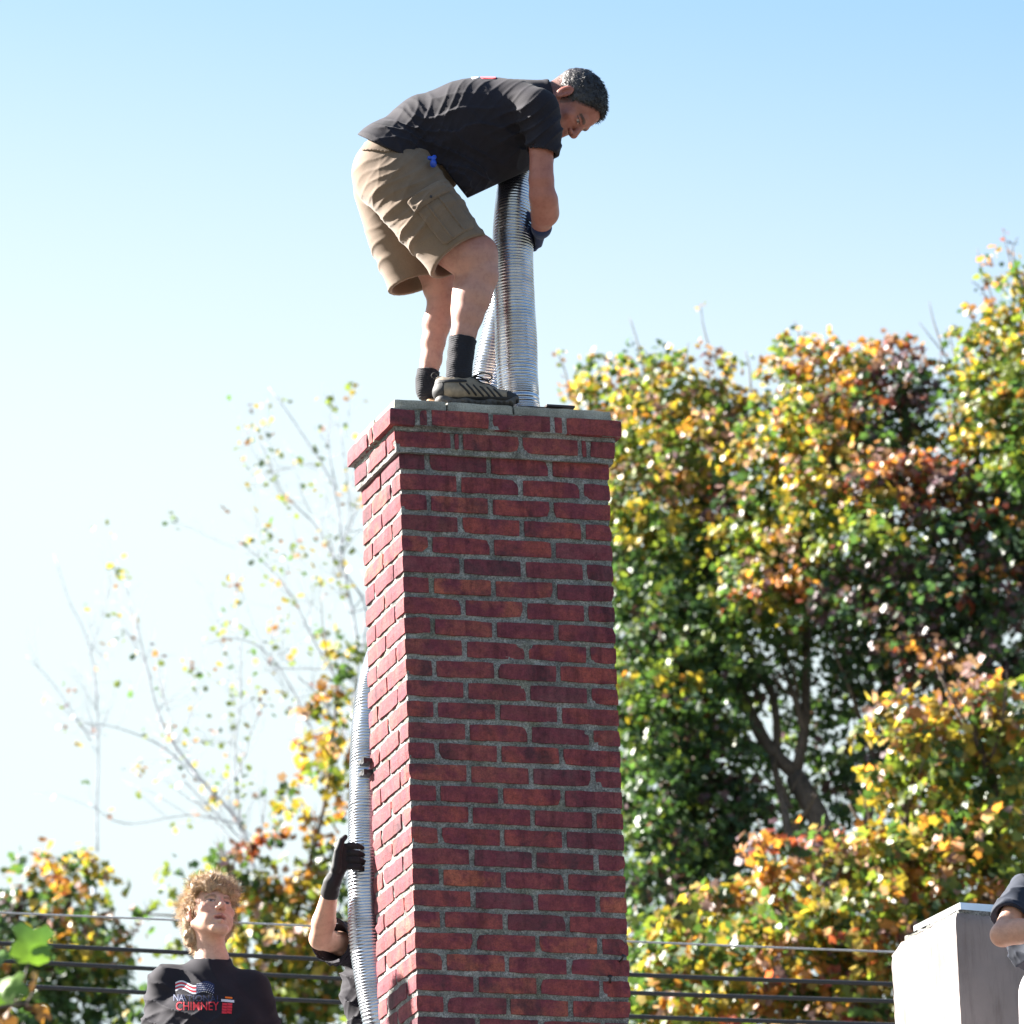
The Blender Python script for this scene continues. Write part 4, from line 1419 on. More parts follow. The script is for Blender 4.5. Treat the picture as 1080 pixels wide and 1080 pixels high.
    for s_ in ('L', 'R'):
        a = g('an' + s_); fz = J['floor']
        G = Field(np.array((a[0] - .12, a[1] - .26, fz - .01)), np.array((a[0] + .12, a[1] + .12, fz + .16)), .004)
        fw = np.array(J.get('face', (0, -1, 0)), float)
        G.chain([np.array((a[0], a[1], fz + .045)) - fw * .03, np.array((a[0], a[1], fz + .04)) + fw * .07, np.array((a[0], a[1], fz + .03)) + fw * .17], [.045, .042, .030], .02, flat=(np.cross(fw, (0, 0, 1)), 1.15))
        G.cone(a, np.array((a[0], a[1], fz + .05)), .042, .044, .02)
        G.plane((0, 0, fz + .002), (0, 0, -1), .002)
        V, Q = G.mesh(); mesh_obj('shoe', V, Q, M_SHOE_D, par)
    return S, sh


def legs(J, hx, hy, hz, floor, half=.10, stance=.13):
    ax = unit(np.array(J['shR']) - np.array(J['shL'])); ax[2] = 0; ax = unit(ax)
    c = np.array((hx, hy, hz))
    J['hipL'], J['hipR'] = c - ax * half, c + ax * half
    J['knL'], J['knR'] = c - ax * stance + (0, -.03, 0), c + ax * stance + (0, -.03, 0)
    J['knL'][2] = J['knR'][2] = (hz + floor) / 2 + .04
    J['anL'], J['anR'] = c - ax * stance * 1.05, c + ax * stance * 1.05
    J['anL'][2] = J['anR'][2] = floor + .10
    J['floor'] = floor


# --- the young man looking up
YB = 23.5
par2 = empty('person', (at(222, 1030, YB)[0], YB, ROOF_Z), 'young man with wavy blond hair and dark printed shirt looking up', 'person')
O2_ = at(221.5, 965, YB)
A2_ = head_axes((-.03, .30, .95), (.42, -.86, .30))
J = dict(shR=at(173, 1039, YB), shL=at(269, 1044, YB), neck=at(224, 1017, YB + .01))
J['elR'] = at(163, 1142, YB); J['elL'] = at(291, 1140, YB); J['wrR'] = at(167, 1222, YB - .06); J['wrL'] = at(290, 1220, YB - .06)
hipc = at(224, 1215, YB); legs(J, hipc[0], YB, ROOF_Z + .90, ROOF_Z)
S2, shirt2 = standing(par2, J, O2_, A2_, .91, SKIN_B, M_SHIRT, M_PALE, 'long', 31, arm_r=.85, head_kw=dict(mouth_open=.007, long_jaw=.006), name='long_sleeve_shirt',
                      colkw=dict(lips=(.42, .16, .14), stub=.12, stub_col=(.45, .25, .12), brow=(.22, .13, .08), ruddy=.3))
# wavy hair: a lumpy mass plus many locks
O, A = O2_, A2_
G = Field(O - .17, O + .17, .003)
G.ell(O + A[2] * .046 - A[1] * .018, (.079, .096, .079), A, .01)
G.ell(O + A[2] * .065 + A[1] * .035, (.074, .064, .047), A, .02)
G.cone(O + A[0] * .057 - A[1] * .020 + A[2] * .01, O + A[0] * .046 - A[1] * .045 - A[2] * .085, .022, .014, .03)
G.cone(O - A[0] * .062 - A[1] * .020 + A[2] * .01, O - A[0] * .055 - A[1] * .040 - A[2] * .045, .022, .016, .03)
G.cone(O - A[1] * .06 - A[2] * .02, O - A[1] * .060 - A[2] * .09, .05, .04, .03)
def hairline2(P):
    L = (P - O) @ A.T
    zmin = np.interp(L[..., 1], [-.12, -.03, .0, .016, .03, .05, .075, .1], [-.125, -.11, -.012, .000, .011, .031, .037, .039])
    zmin = zmin - np.clip(L[..., 0] * .25, -.02, .02) * (L[..., 1] > .03) * -1 + np.sin(L[..., 0] * 150) * .006
    return (zmin - L[..., 2]) * .7
G.clip(hairline2, .008)
def curls(P):
    L = (P - O) @ A.T
    w = noise3(L * np.array((1, 1, .5)), 70, 12, 2)
    return w * .0085 + noise3(L, 160, 18, 1) * .003
G.shift(curls)
V, Q = G.mesh()
nn = noise3(V, 90, 4, 2)[:, None]
mesh_obj('hair', V, Q, M_HAIR, par2, cols=np.clip(np.array((.34, .215, .12)) * (1 + .35 * nn), .01, 1))
L = (V - O) @ A.T
rs = np.random.default_rng(3)
pick = rs.choice(len(V), 9000)
dr = V[pick] - (O + A[2] * .03); dr /= np.linalg.norm(dr, axis=1)[:, None]
tang = np.cross(dr, A[0]); tang = np.where((L[pick, 1] > .02)[:, None], -tang, tang)
dd = dr * .28 + tang * .75 - A[2] * .30 + rs.normal(size=dr.shape) * .25
dd /= np.linalg.norm(dd, axis=1)[:, None]
ln_ = .033 * np.clip(.45 + (L[pick, 2] + .05) / .12, .35, 1.0)
v, q = strands(V[pick] - dr * .004, dd, ln_, .0007, 9, curl=3.0, droop=.10, k=6, spread=.30, wave=.20)
nv = len(v) // 9000
cc = np.repeat(np.array((.45, .30, .165))[None] * (1 + .35 * rs.normal(size=(9000, 1))), nv, axis=0)
mesh_obj('hair', v, q, M_HAIR, par2, cols=np.clip(cc, .02, .8))

# the print on his chest, laid on the cloth
import bmesh
from mathutils.bvhtree import BVHTree
def bvh_of(o):
    off = Vector(o.location) + (Vector(o.parent.location) if o.parent else Vector())
    me = o.data
    return BVHTree.FromPolygons([v.co + off for v in me.vertices], [tuple(p.vertices) for p in me.polygons])
tree2 = bvh_of(shirt2)
def decal(name, V2, faces, mat, lift, ymid=YB, rot=0.0):
    """V2: points in photograph pixels; each is carried straight back onto the shirt front."""
    out = []
    V2 = [tuple(map(float, q)) for q in V2]
    work = [(f[0], f[i], f[i + 1]) for f in faces for i in range(1, len(f) - 1)] if all(len(f) <= 3 for f in faces) or len(faces) < 40 else None
    if work is None:
        bm = bmesh.new(); vs = [bm.verts.new((x, y, 0)) for x, y in V2]
        for f in faces: bm.faces.new([vs[i] for i in f])
        bmesh.ops.triangulate(bm, faces=bm.faces[:], quad_method='SHORT_EDGE', ngon_method='EAR_CLIP'); bm.verts.index_update()
        work = [tuple(v.index for v in f.verts) for f in bm.faces]; bm.free()
    faces = []
    mids = {}
    while work:
        a, b, c = work.pop()
        e = [(math.dist(V2[a], V2[b]), a, b, c), (math.dist(V2[b], V2[c]), b, c, a), (math.dist(V2[c], V2[a]), c, a, b)]
        L_, p, q, r_ = max(e)
        if L_ < 1.6: faces.append((a, b, c)); continue
        k = (min(p, q), max(p, q))
        if k not in mids: V2.append(((V2[p][0] + V2[q][0]) / 2, (V2[p][1] + V2[q][1]) / 2)); mids[k] = len(V2) - 1
        work += [(p, mids[k], r_), (mids[k], q, r_)]
    for x, y in V2:
        p = at(x, y, ymid)
        cv = Vector((0, 0, CAM_Z)); dv = (Vector(p) - cv).normalized()
        hit = tree2.ray_cast(cv, dv)
        q_ = hit[0] if hit[0] is not None else Vector(p) - dv * .14
        out.append(tuple(q_ - dv * lift))
    return mesh_obj(name, np.array(out), faces, mat, shirt2, False)
def text_decal(body, x0, x1, y0, y1, slant, mat, lift):
    cu = bpy.data.curves.new('print', 'FONT'); cu.body = body; cu.offset = .004; cu.resolution_u = 3
    to = bpy.data.objects.new('print', cu); C.objects.link(to)
    dg = bpy.context.evaluated_depsgraph_get()
    me = bpy.data.meshes.new_from_object(to.evaluated_get(dg))
    bpy.data.objects.remove(to); 
    co = np.array([v.co[:] for v in me.vertices]); fs = [tuple(p.vertices) for p in me.polygons]
    w0, w1 = co[:, 0].min(), co[:, 0].max(); h0, h1 = co[:, 1].min(), co[:, 1].max()
    u = (co[:, 0] - w0) / (w1 - w0); v = (co[:, 1] - h0) / (h1 - h0)
    V2 = [(x0 + (x1 - x0) * a, y1 + (y0 - y1) * b + slant * a) for a, b in zip(u, v)]
    decal('lettering', V2, fs, mat, lift)
M_FADED = mat_cloth('faded_white_print', (.15, .16, .24), sheen=.1)
text_decal('NATIONAL', 183, 233, 1048.5, 1055.5, 1.5, M_PNAVY, .0016)
text_decal('NA', 183, 194, 1048.5, 1055.5, .3, M_FADED, .0026)
text_decal('CHIMNEY', 185.5, 231, 1056.5, 1065.5, 0, M_PRED, .0016)
# flag: three white stripes with red between, and a starred blue field, all waving
def wavy(x): return -2.2 * math.sin((x - 184) / 26 * 2 * math.pi - .3) + (x - 205) * .06
def band(x0, x1, y0, y1, mat, lift, slope=.0, n=14):
    V2, fs = [], []
    for i in range(n + 1):
        x = x0 + (x1 - x0) * i / n
        V2 += [(x, y0 + wavy(x)), (x, y1 + wavy(x))]
        if i: fs.append((2 * i - 2, 2 * i - 1, 2 * i + 1, 2 * i))
    decal('flag_print', V2, fs, mat, lift)
for k in range(5):
    band(185, 208, 1037 + k * 1.9, 1038.7 + k * 1.9, M_PWHITE if k % 2 == 0 else M_PRED, .0016)
band(207, 226, 1036, 1046.5, M_PNAVY, .0018)
V2, fs = [], []
for i in range(9):
    for j in range(5):
        x = 208 + i * 2.0 + (j % 2) * 1.0; y = 1036.5 + j * 2.2 + i * .35
        y += wavy(x) * .6
        n0 = len(V2); V2 += [(x - .42, y), (x, y - .5), (x + .42, y), (x, y + .5)]
        fs.append((n0, n0 + 1, n0 + 2, n0 + 3))
decal('star_print', V2, fs, M_PWHITE, .0028)
# the little brick chimney of the print
V2, fs = [], []
for r_ in range(4):
    for c_ in range(2):
        x0 = 234.5 + r_ * -.2 + c_ * 5.4; y0 = 1057.5 + r_ * 2.9
        n0 = len(V2); V2 += [(x0, y0), (x0, y0 + 2.5), (x0 + 5.1, y0 + 3.0), (x0 + 5.1, y0 + .5)]
        fs.append((n0, n0 + 1, n0 + 2, n0 + 3))
decal('chimney_print', V2, fs, M_PRED, .0016)
decal('chimney_print', [(233.3, 1053.6), (233.3, 1056.2), (247, 1057.4), (247, 1054.8)], [(0, 1, 2, 3)], M_PWHITE, .0018)
M_ORANGE = mat_cloth('orange_print', (.75, .16, .02), sheen=.1)
decal('chimney_print', [(237.5, 1051.0), (237.5, 1052.8), (245, 1053.4), (245, 1051.6)], [(0, 1, 2, 3)], M_ORANGE, .0018)

# --- the gloved helper behind the chimney
YG = 23.98
par3 = empty('person', (at(425, 1030, YG)[0], YG, ROOF_Z), 'helper mostly hidden behind the brick chimney, raising one black gloved hand to the liner', 'person')
O3_ = at(432, 940, YG + .02)
A3_ = head_axes((-.05, .25, .97), (-.1, -.95, .35))
J = dict(shR=at(379, 1000, YG - .01), shL=at(471, 1000, YG), neck=at(425, 980, YG + .01))
J['elR'] = at(338, 990, 23.72); J['wrR'] = at(349.5, 934, 23.585); J['elL'] = at(495, 1090, YG); J['wrL'] = at(478, 1165, YG - .1)
hipc = at(424, 1180, YG); legs(J, hipc[0], YG, ROOF_Z + .92, ROOF_Z)
S3, _ = standing(par3, J, O3_, A3_, 1.0, (.52, .30, .22), M_SHIRT, M_PALE, .74, 61, colkw=dict(lips=(.35, .14, .12), stub=.1, brow=(.1, .07, .05)), gloves={'R': 1}, arm_r=.86, sl_r=1.28)
w = np.array(J['wrR']); d = unit(w - J['elR'])
G = Field(w - .20, w + .20, .0026)
G.cone(w - d * .022, w + d * .01, .0285, .028, .006)
G.cone(w - d * .026, w - d * .016, .030, .030, .003)
kn = [at(361.5 + .6 * i, 894.5 + 6.3 * i, 23.580 + .002 * i) for i in range(4)]
for i, k_ in enumerate(kn):
    G.cone(w + d * .008, k_, .0195, .0125, .012)
G.cone(kn[0], kn[3], .014, .013, .012)
for i, k_ in enumerate(kn):
    a1 = k_ + np.array((.026, -.012 - .001 * i, .004 - .004 * i)); a2 = a1 + np.array((.022, .001, -.002)); a3 = a2 + np.array((.013 - .004 * (i == 3), .010, -.003))
    rr = .0103 - .0006 * (i == 3)
    G.cone(k_, a1, rr * 1.04, rr, .004); G.cone(a1, a2, rr, rr * .96, .003); G.cone(a2, a3, rr * .96, rr * .88, .003)
t0 = at(354, 916, 23.56); t1 = at(356.5, 898, 23.555); t2 = at(360, 887, 23.56); t3 = at(364, 882.5, 23.575)
G.cone(t0, t1, .016, .0125, .008); G.cone(t1, t2, .0122, .0108, .004); G.cone(t2, t3, .0105, .0085, .004)
G.shift(lambda P: noise3(P, 90, 8, 2) * .0012)
V, Q = G.mesh(); mesh_obj('glove', V, Q, M_GLOVE, par3)
# cropped hair
G = Field(O3_ - .14, O3_ + .16, .004)
G.ell(O3_ + A3_[2] * .044 - A3_[1] * .018, (.081, .104, .090), A3_, .01)
O, A = O3_, A3_
G.clip(hairline, .006)
V, Q = G.mesh(); mesh_obj('hair', V, Q, M_HAIR, par3, cols=np.tile((.07, .045, .03), (len(V), 1)))

# --- the man at the right edge, by the stucco chimney
YR = 23.45
RAISE_Z = 6.0
par4 = empty('person', (at(1108, 1030, YR)[0], YR, RAISE_Z), 'man in slate blue T-shirt and pale trousers beside the white stucco chimney', 'person')
O4_ = at(1126, 872, YR)
A4_ = head_axes((.05, .1, 1), (.9, .5, -.1))
J = dict(shR=at(1081, 944, YR - .08), shL=at(1152, 946, YR + .12), neck=at(1120, 915, YR))
J['elR'] = at(1057, 986, YR - .19); J['wrR'] = at(1112, 975, YR - .23); J['elL'] = at(1172, 1000, YR + .1); J['wrL'] = at(1150, 985, YR - .06)
legs(J, at(1131, 1040, YR)[0], YR, RAISE_Z + .86, RAISE_Z)
S4, _ = standing(par4, J, O4_, A4_, 1.0, (.52, .29, .21), M_SHIRT_BLUE, M_PALE, .60, 81, shirt_hem=at(1077, 1022, YR)[2],
                 colkw=dict(lips=(.35, .14, .12), stub=.1, brow=(.1, .07, .05)), hip_w=.92, arm_r=.9)
G = Field(O4_ - .14, O4_ + .16, .004)
G.ell(O4_ + A4_[2] * .044 - A4_[1] * .018, (.081, .104, .090), A4_, .01)
O, A = O4_, A4_
G.clip(hairline, .006)
V, Q = G.mesh(); mesh_obj('hair', V, Q, M_HAIR, par4, cols=np.tile((.07, .045, .03), (len(V), 1)))
b = Bag(); b.box((1.35, 21.6, ROOF_Z - .05), (6.2, 27.5, RAISE_Z)); b.build('roof', M_SHINGLE, house)

# ------------------------------------------------------------------ trees
def px_m(px, py, Y):
    return np.linalg.norm(at(px + 10, py, Y) - at(px, py, Y)) / 10
LEAF_RING = np.array([(0, 0), (.40, .02), (.24, .28), (.52, .60), (0, 1.0), (-.52, .60), (-.24, .28), (-.40, .02)])
GREEN, DKGREEN, YGREEN, YELLOW, ORANGE, RED, PURPLE, PINK = ((.060, .115, .040), (.038, .076, .040), (.145, .185, .040), (.37, .27, .05), (.40, .175, .050), (.34, .080, .05), (.13, .072, .09), (.34, .20, .18))
PAL = {
    'gold': ((YELLOW, .26), (ORANGE, .14), (YGREEN, .26), (GREEN, .20), (PINK, .14)),
    'pale': ((YELLOW, .22), (PINK, .30), (ORANGE, .10), (YGREEN, .20), (GREEN, .12), (PURPLE, .06)),
    'orange': ((ORANGE, .42), (YELLOW, .18), (RED, .12), (YGREEN, .14), (PINK, .14), (PURPLE, .06)),
    'red': ((RED, .34), (ORANGE, .26), (PURPLE, .20), (PINK, .10), (YELLOW, .10)),
    'yg': ((YGREEN, .46), (GREEN, .28), (YELLOW, .22), (ORANGE, .04)),
    'green': ((GREEN, .62), (YGREEN, .22), (DKGREEN, .16)),
    'dark': ((DKGREEN, .52), (GREEN, .26), (PURPLE, .16), (YGREEN, .06)),
    'purple': ((PURPLE, .46), (DKGREEN, .26), (RED, .10), (ORANGE, .08), (GREEN, .10)),
}


def leaf_mesh(name, pos, nrm, tip, size, col, mat, parent, r):
    n = len(pos)
    nrm = nrm / (np.linalg.norm(nrm, axis=1)[:, None] + 1e-9)
    tip = tip - nrm * (tip * nrm).sum(1)[:, None]
    tip /= np.linalg.norm(tip, axis=1)[:, None] + 1e-9
    sd = np.cross(tip, nrm)
    fold = r.uniform(-.05, .35, n)[:, None]; droop = r.uniform(0, .45, n)[:, None]
    V = [pos + tip * (.38 * size)[:, None] - nrm * (droop * .10) * size[:, None]]
    for x, y in LEAF_RING:
        V.append(pos + (sd * x + tip * y + nrm * (abs(x) * fold - y * y * droop * .5)) * size[:, None])
    V = np.stack(V, 1)
    q = np.array([(0, i + 1, (i + 1) % 8 + 1) for i in range(8)])
    Fq = (q[None] + (np.arange(n) * 9)[:, None, None]).reshape(-1, 3)
    return mesh_obj(name, V.reshape(-1, 3), Fq, mat, parent, smooth=False, cols=np.repeat(col, 9, axis=0))


def limb_tubes(bag, pts, r0, r1, r, n=7, twigs=0, tl=.5, depth=0):
    P = spline(pts, max(6, 4 * len(pts)))
    P = P + noise3(P[:, None, :] * 1.0, 2.5, int(r.integers(999)), 1) * .03
    bag.tube(P, np.linspace(r0, r1, len(P)), n)
    tips = [P[-1]]
    L = np.linalg.norm(P[-1] - P[0])
    for _ in range(twigs):
        i = int(r.uniform(.25, .98) * (len(P) - 1)); i = min(i, len(P) - 2)
        T = P[i + 1] - P[i]; T /= np.linalg.norm(T)
        d = T * .7 + r.normal(size=3) * .55 + np.array((0, 0, .25)); d /= np.linalg.norm(d)
        ll = tl * r.uniform(.5, 1.2)
        q = [P[i]]
        for k in range(3):
            d = d + r.normal(size=3) * .18 + np.array((0, 0, .06)); d /= np.linalg.norm(d)
            q.append(q[-1] + d * ll / 3)
        rr = (r0 + (r1 - r0) * i / len(P)) * .55
        if depth > 0:
            tips += limb_tubes(bag, q, rr, rr * .4, r, max(4, n - 2), max(2, twigs // 2), tl * .55, depth - 1)
        else:
            bag.tube(q, np.linspace(rr, rr * .35, 4), max(4, n - 2)); tips.append(q[-1])
        if ll > .3: tips.append(q[2])
    return tips


def tree(name, label, cat, base, lobes, trunk, limbs, seed, group=None, leaf=.060, dens=.74, slope=(0, 0), extra_twigs=(), mat=None, bare=False):
    """lobes: (px, py, rx, ry, Y, palette, density). trunk: px points with radius."""
    r = np.random.default_rng(seed)
    root = empty(name, base, label, cat, group)
    POS, NRM, TIP, SZ, COL = [], [], [], [], []
    def put(c, out, palette, k, spread, size=1.0, inner=False):
        names = [p[0] for p in PAL[palette]]; w = np.array([p[1] for p in PAL[palette]]); w = w / w.sum()
        main = names[r.choice(len(names), p=w)]
        tone = r.uniform(.75, 1.25)
        n = k
        ph = r.uniform(0, 6.28); e_ = np.array((math.cos(ph), math.sin(ph) * .7, 0)) + out * .4; tt = r.uniform(-.4, 1.3, n)[:, None]
        off = r.normal(size=(n, 3)) * spread * .42 + e_ * tt * spread * 1.7; off[:, 2] -= (tt[:, 0] ** 2) * spread * .9
        p = c + off
        nr = out * .45 + np.array((-.12, -.15, .30)) + r.normal(size=(n, 3)) * .62
        tp = out * .6 + off / spread * .5 + np.array((0, 0, -.55)) + r.normal(size=(n, 3)) * .3
        sel = r.random(n) < .6
        idx = r.choice(len(names), n, p=w)
        col = np.array([main if s else names[i] for s, i in zip(sel, idx)]) * tone * r.uniform(.75, 1.25, (n, 1))
        POS.append(p); NRM.append(nr); TIP.append(tp); SZ.append(leaf * size * r.uniform(.6, 1.2, n)); COL.append(col)
    tips_extra = []
    for (px, py, rx, ry, Y, pal, dn) in lobes:
        Y = Y - (px - 700) * slope[0] - (py - 400) * slope[1]
        s = px_m(px, py, Y)
        c = at(px, py, Y); R3 = np.array((rx * s, (rx + ry) * .5 * s * 1.05, ry * s))
        nleaf = rx * ry * 3.14 * .115 * dn * dens * (s / .0072) ** 2 * (.085 / leaf) ** 1.6
        ncl = max(3, int(nleaf / 13))
        for _ in range(ncl):
            u = r.normal(size=3); u /= np.linalg.norm(u)
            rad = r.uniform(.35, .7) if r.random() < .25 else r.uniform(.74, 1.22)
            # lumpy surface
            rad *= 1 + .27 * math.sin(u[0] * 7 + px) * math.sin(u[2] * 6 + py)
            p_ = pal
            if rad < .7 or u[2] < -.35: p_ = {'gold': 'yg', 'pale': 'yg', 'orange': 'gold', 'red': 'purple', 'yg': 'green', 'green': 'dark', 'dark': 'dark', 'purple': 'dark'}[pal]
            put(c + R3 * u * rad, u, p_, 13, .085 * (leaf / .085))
    if bare: limbs = [(a_, b_ * .8, c_ * .8, d_, e_, f_) for a_, b_, c_, d_, e_, f_ in limbs]
    bag = Bag()
    for (pts, r0, r1, tw, tl, dp) in trunk:
        tips_extra += limb_tubes(bag, [at(p[0], p[1], p[2] - (((p[0] - 700) * slope[0] + (min(p[1], 1000) - 400) * slope[1] - .15) if slope[0] else 0)) for p in pts], r0, r1, r, 10, tw, tl, dp)
    bag.build('trunk', M_PALEBARK if bare else M_BARK, root, True)
    if limbs:
        bag = Bag()
        for (pts, r0, r1, tw, tl, dp) in limbs:
            tips_extra += limb_tubes(bag, [at(*p) for p in pts], r0, r1, r, 6, tw, tl, dp)
        bag.build('branch', M_PALEBARK if bare else M_TWIG, root, True)
    for (pts, k, pal) in extra_twigs:
        bag = Bag()
        P = spline([at(*p) for p in pts], 10)
        bag.tube(P, np.linspace(.008, .003, 10), 5)
        bag.build('branch', M_TWIG, root, True)
        for _ in range(k):
            put(P[r.integers(3, 10)], np.array((0, 0, .3)), pal, 2, .03, .7)
    if bare:
        frac, pals = bare
        for t in tips_extra:
            if r.random() < frac and t[2] > 9: put(t, np.array((0, -.3, .3)), pals[r.integers(len(pals))], int(r.integers(1, 4)), .045, .75)
    if POS:
        o = leaf_mesh('crown', np.concatenate(POS), np.concatenate(NRM), np.concatenate(TIP), np.concatenate(SZ), np.concatenate(COL), M_LEAF, root, r)
    return root


def gpt(px, py, Y):
    p = at(px, py, Y); return np.array((p[0], Y, 0.0))


YT = 55.0
# left maple of the right-hand group
tree('maple_tree', 'maple with pale yellow and pinkish top, directly right of the brick chimney', 'tree', gpt(700, 900, YT),
     [(628, 430, 34, 30, YT, 'gold', .55), (612, 400, 20, 30, YT, 'pale', .35), (655, 402, 38, 26, YT, 'pale', .7), (705, 405, 42, 34, YT, 'gold', .9), (742, 402, 28, 28, YT, 'pale', .6), (755, 440, 40, 36, YT, 'pale', 1),
      (680, 460, 60, 42, YT - .3, 'gold', 1), (745, 490, 55, 42, YT - .2, 'pale', 1), (680, 525, 60, 44, YT - .4, 'pale', 1), (760, 545, 45, 42, YT, 'purple', 1),
      (685, 590, 62, 46, YT - .4, 'yg', 1), (750, 610, 55, 50, YT - .2, 'green', 1), (690, 660, 60, 50, YT - .5, 'green', 1), (745, 700, 52, 50, YT - .1, 'green', 1),
      (680, 735, 58, 50, YT - .6, 'yg', 1), (730, 790, 60, 52, YT - .2, 'dark', 1), (690, 830, 58, 50, YT - .6, 'green', 1), (745, 870, 50, 48, YT - .1, 'dark', 1), (690, 905, 60, 46, YT - .6, 'green', 1),
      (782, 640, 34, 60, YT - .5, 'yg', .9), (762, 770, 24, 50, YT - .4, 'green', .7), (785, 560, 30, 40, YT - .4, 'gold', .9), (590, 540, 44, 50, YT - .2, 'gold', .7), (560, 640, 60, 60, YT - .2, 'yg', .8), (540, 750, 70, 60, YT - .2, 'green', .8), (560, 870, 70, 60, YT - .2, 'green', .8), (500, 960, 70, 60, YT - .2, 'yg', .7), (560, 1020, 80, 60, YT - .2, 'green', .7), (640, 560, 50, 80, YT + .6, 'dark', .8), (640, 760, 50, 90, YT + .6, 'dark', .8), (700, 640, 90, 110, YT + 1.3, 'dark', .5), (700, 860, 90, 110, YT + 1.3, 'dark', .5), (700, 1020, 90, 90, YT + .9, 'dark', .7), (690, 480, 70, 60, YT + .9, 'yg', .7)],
     [([(740, 1900, YT), (735, 1300, YT), (728, 1050, YT), (715, 880, YT)], .26, .12, 0, 1, 0), ([(715, 880, YT), (700, 760, YT), (672, 640, YT), (655, 520, YT)], .11, .03, 5, .8, 1),
      ([(718, 900, YT), (745, 760, YT), (750, 620, YT), (738, 500, YT)], .10, .03, 5, .8, 1)], None, 101, 'maple trees right of the brick chimney', slope=(.0050, .0016),
     extra_twigs=[([(746, 400, YT), (748, 370, YT), (742, 345, YT), (739, 322, YT)], 7, 'pale'), ([(680, 395, YT), (672, 360, YT), (664, 335, YT)], 2, 'pale'),
                  ([(792, 410, YT), (790, 385, YT), (786, 370, YT)], 1, 'yg'), ([(600, 420, YT), (597, 395, YT), (588, 372, YT)], 6, 'pale'), ([(715, 400, YT), (722, 380, YT), (726, 362, YT)], 3, 'pale')])

# middle maple with the dark forked trunk
tree('maple_tree', 'tall maple with red and orange top and a dark forked trunk', 'tree', gpt(880, 1000, YT + .6),
     [(842, 380, 26, 24, YT, 'gold', .8), (868, 385, 32, 30, YT, 'orange', .9), (910, 385, 34, 28, YT, 'orange', 1), (937, 356, 16, 12, YT, 'red', .8), (950, 395, 34, 28, YT, 'purple', 1), (965, 425, 22, 24, YT, 'purple', .9),
      (815, 430, 34, 36, YT, 'yg', .9), (865, 440, 48, 38, YT - .3, 'gold', 1), (925, 445, 46, 38, YT - .1, 'purple', 1), (830, 490, 50, 40, YT - .4, 'gold', 1),
      (890, 500, 52, 38, YT - .4, 'gold', 1), (925, 500, 34, 22, YT - .7, 'red', .9), (955, 520, 48, 38, YT - .3, 'red', 1), (1005, 520, 40, 36, YT - .2, 'purple', 1), (985, 480, 26, 26, YT + .2, 'yg', .7), (800, 550, 40, 40, YT - .2, 'dark', 1),
      (850, 555, 55, 40, YT - .4, 'yg', 1), (925, 570, 60, 42, YT - .5, 'yg', 1), (1000, 590, 55, 46, YT - .2, 'dark', 1), (830, 610, 50, 40, YT - .5, 'pale', .9), (800, 620, 26, 18, YT - .8, 'orange', .8),
      (890, 630, 60, 46, YT - .4, 'purple', 1), (965, 650, 60, 48, YT - .3, 'dark', 1), (1040, 640, 50, 50, YT - .1, 'purple', 1), (1060, 560, 50, 50, YT, 'purple', 1), (795, 690, 30, 30, YT - .4, 'green', .4), (905, 790, 36, 60, YT + .3, 'dark', .5),
      (930, 700, 45, 40, YT + .1, 'dark', .9), (1010, 700, 60, 44, YT - .1, 'purple', .9), (785, 760, 20, 30, YT - .5, 'green', .3), (775, 840, 34, 40, YT - .1, 'dark', .8),
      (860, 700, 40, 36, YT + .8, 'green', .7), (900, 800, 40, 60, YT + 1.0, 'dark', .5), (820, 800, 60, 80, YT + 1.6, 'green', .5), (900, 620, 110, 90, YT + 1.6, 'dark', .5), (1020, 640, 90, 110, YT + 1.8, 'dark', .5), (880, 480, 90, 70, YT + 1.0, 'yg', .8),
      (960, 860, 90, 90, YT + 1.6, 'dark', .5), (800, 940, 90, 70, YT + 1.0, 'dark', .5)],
     [([(925, 1900, YT + .6), (915, 1300, YT + .6), (895, 1000, YT + .4), (868, 880, YT + .1), (838, 820, YT)], .18, .078, 0, 1, 0),
      ([(838, 820, YT), (803, 788, YT - .1), (775, 725, YT), (752, 670, YT + .1), (738, 600, YT + .2)], .058, .022, 4, .7, 1),
      ([(820, 800, YT), (812, 740, YT), (790, 690, YT + .1), (776, 640, YT + .1)], .035, .015, 3, .6, 1),
      ([(836, 822, YT), (846, 770, YT), (850, 700, YT + .1), (846, 600, YT + .2), (856, 480, YT + .2)], .045, .018, 4, .8, 1),
      ([(846, 775, YT), (838, 740, YT - .1), (826, 705, YT - .1)], .035, .015, 2, .5, 1),
      ([(890, 1000, YT + .3), (838, 900, YT - .2), (826, 850, YT - .2), (815, 800, YT - .1)], .05, .026, 2, .6, 1),
      ([(895, 960, YT + .3), (920, 860, YT + .3), (940, 760, YT + .3), (975, 640, YT + .3), (985, 500, YT + .4)], .055, .018, 6, .9, 1)], None, 102, 'maple trees right of the brick chimney', slope=(.0050, .0016),
     extra_twigs=[([(945, 400, YT), (940, 370, YT), (938, 350, YT)], 5, 'red'), ([(1000, 400, YT), (990, 385, YT), (996, 372, YT)], 6, 'red'), ([(995, 370, YT), (985, 340, YT), (980, 318, YT)], 0, 'red'),
                  ([(1010, 390, YT), (1003, 360, YT), (998, 345, YT)], 1, 'red'), ([(845, 370, YT), (842, 350, YT), (838, 338, YT)], 2, 'yg')])

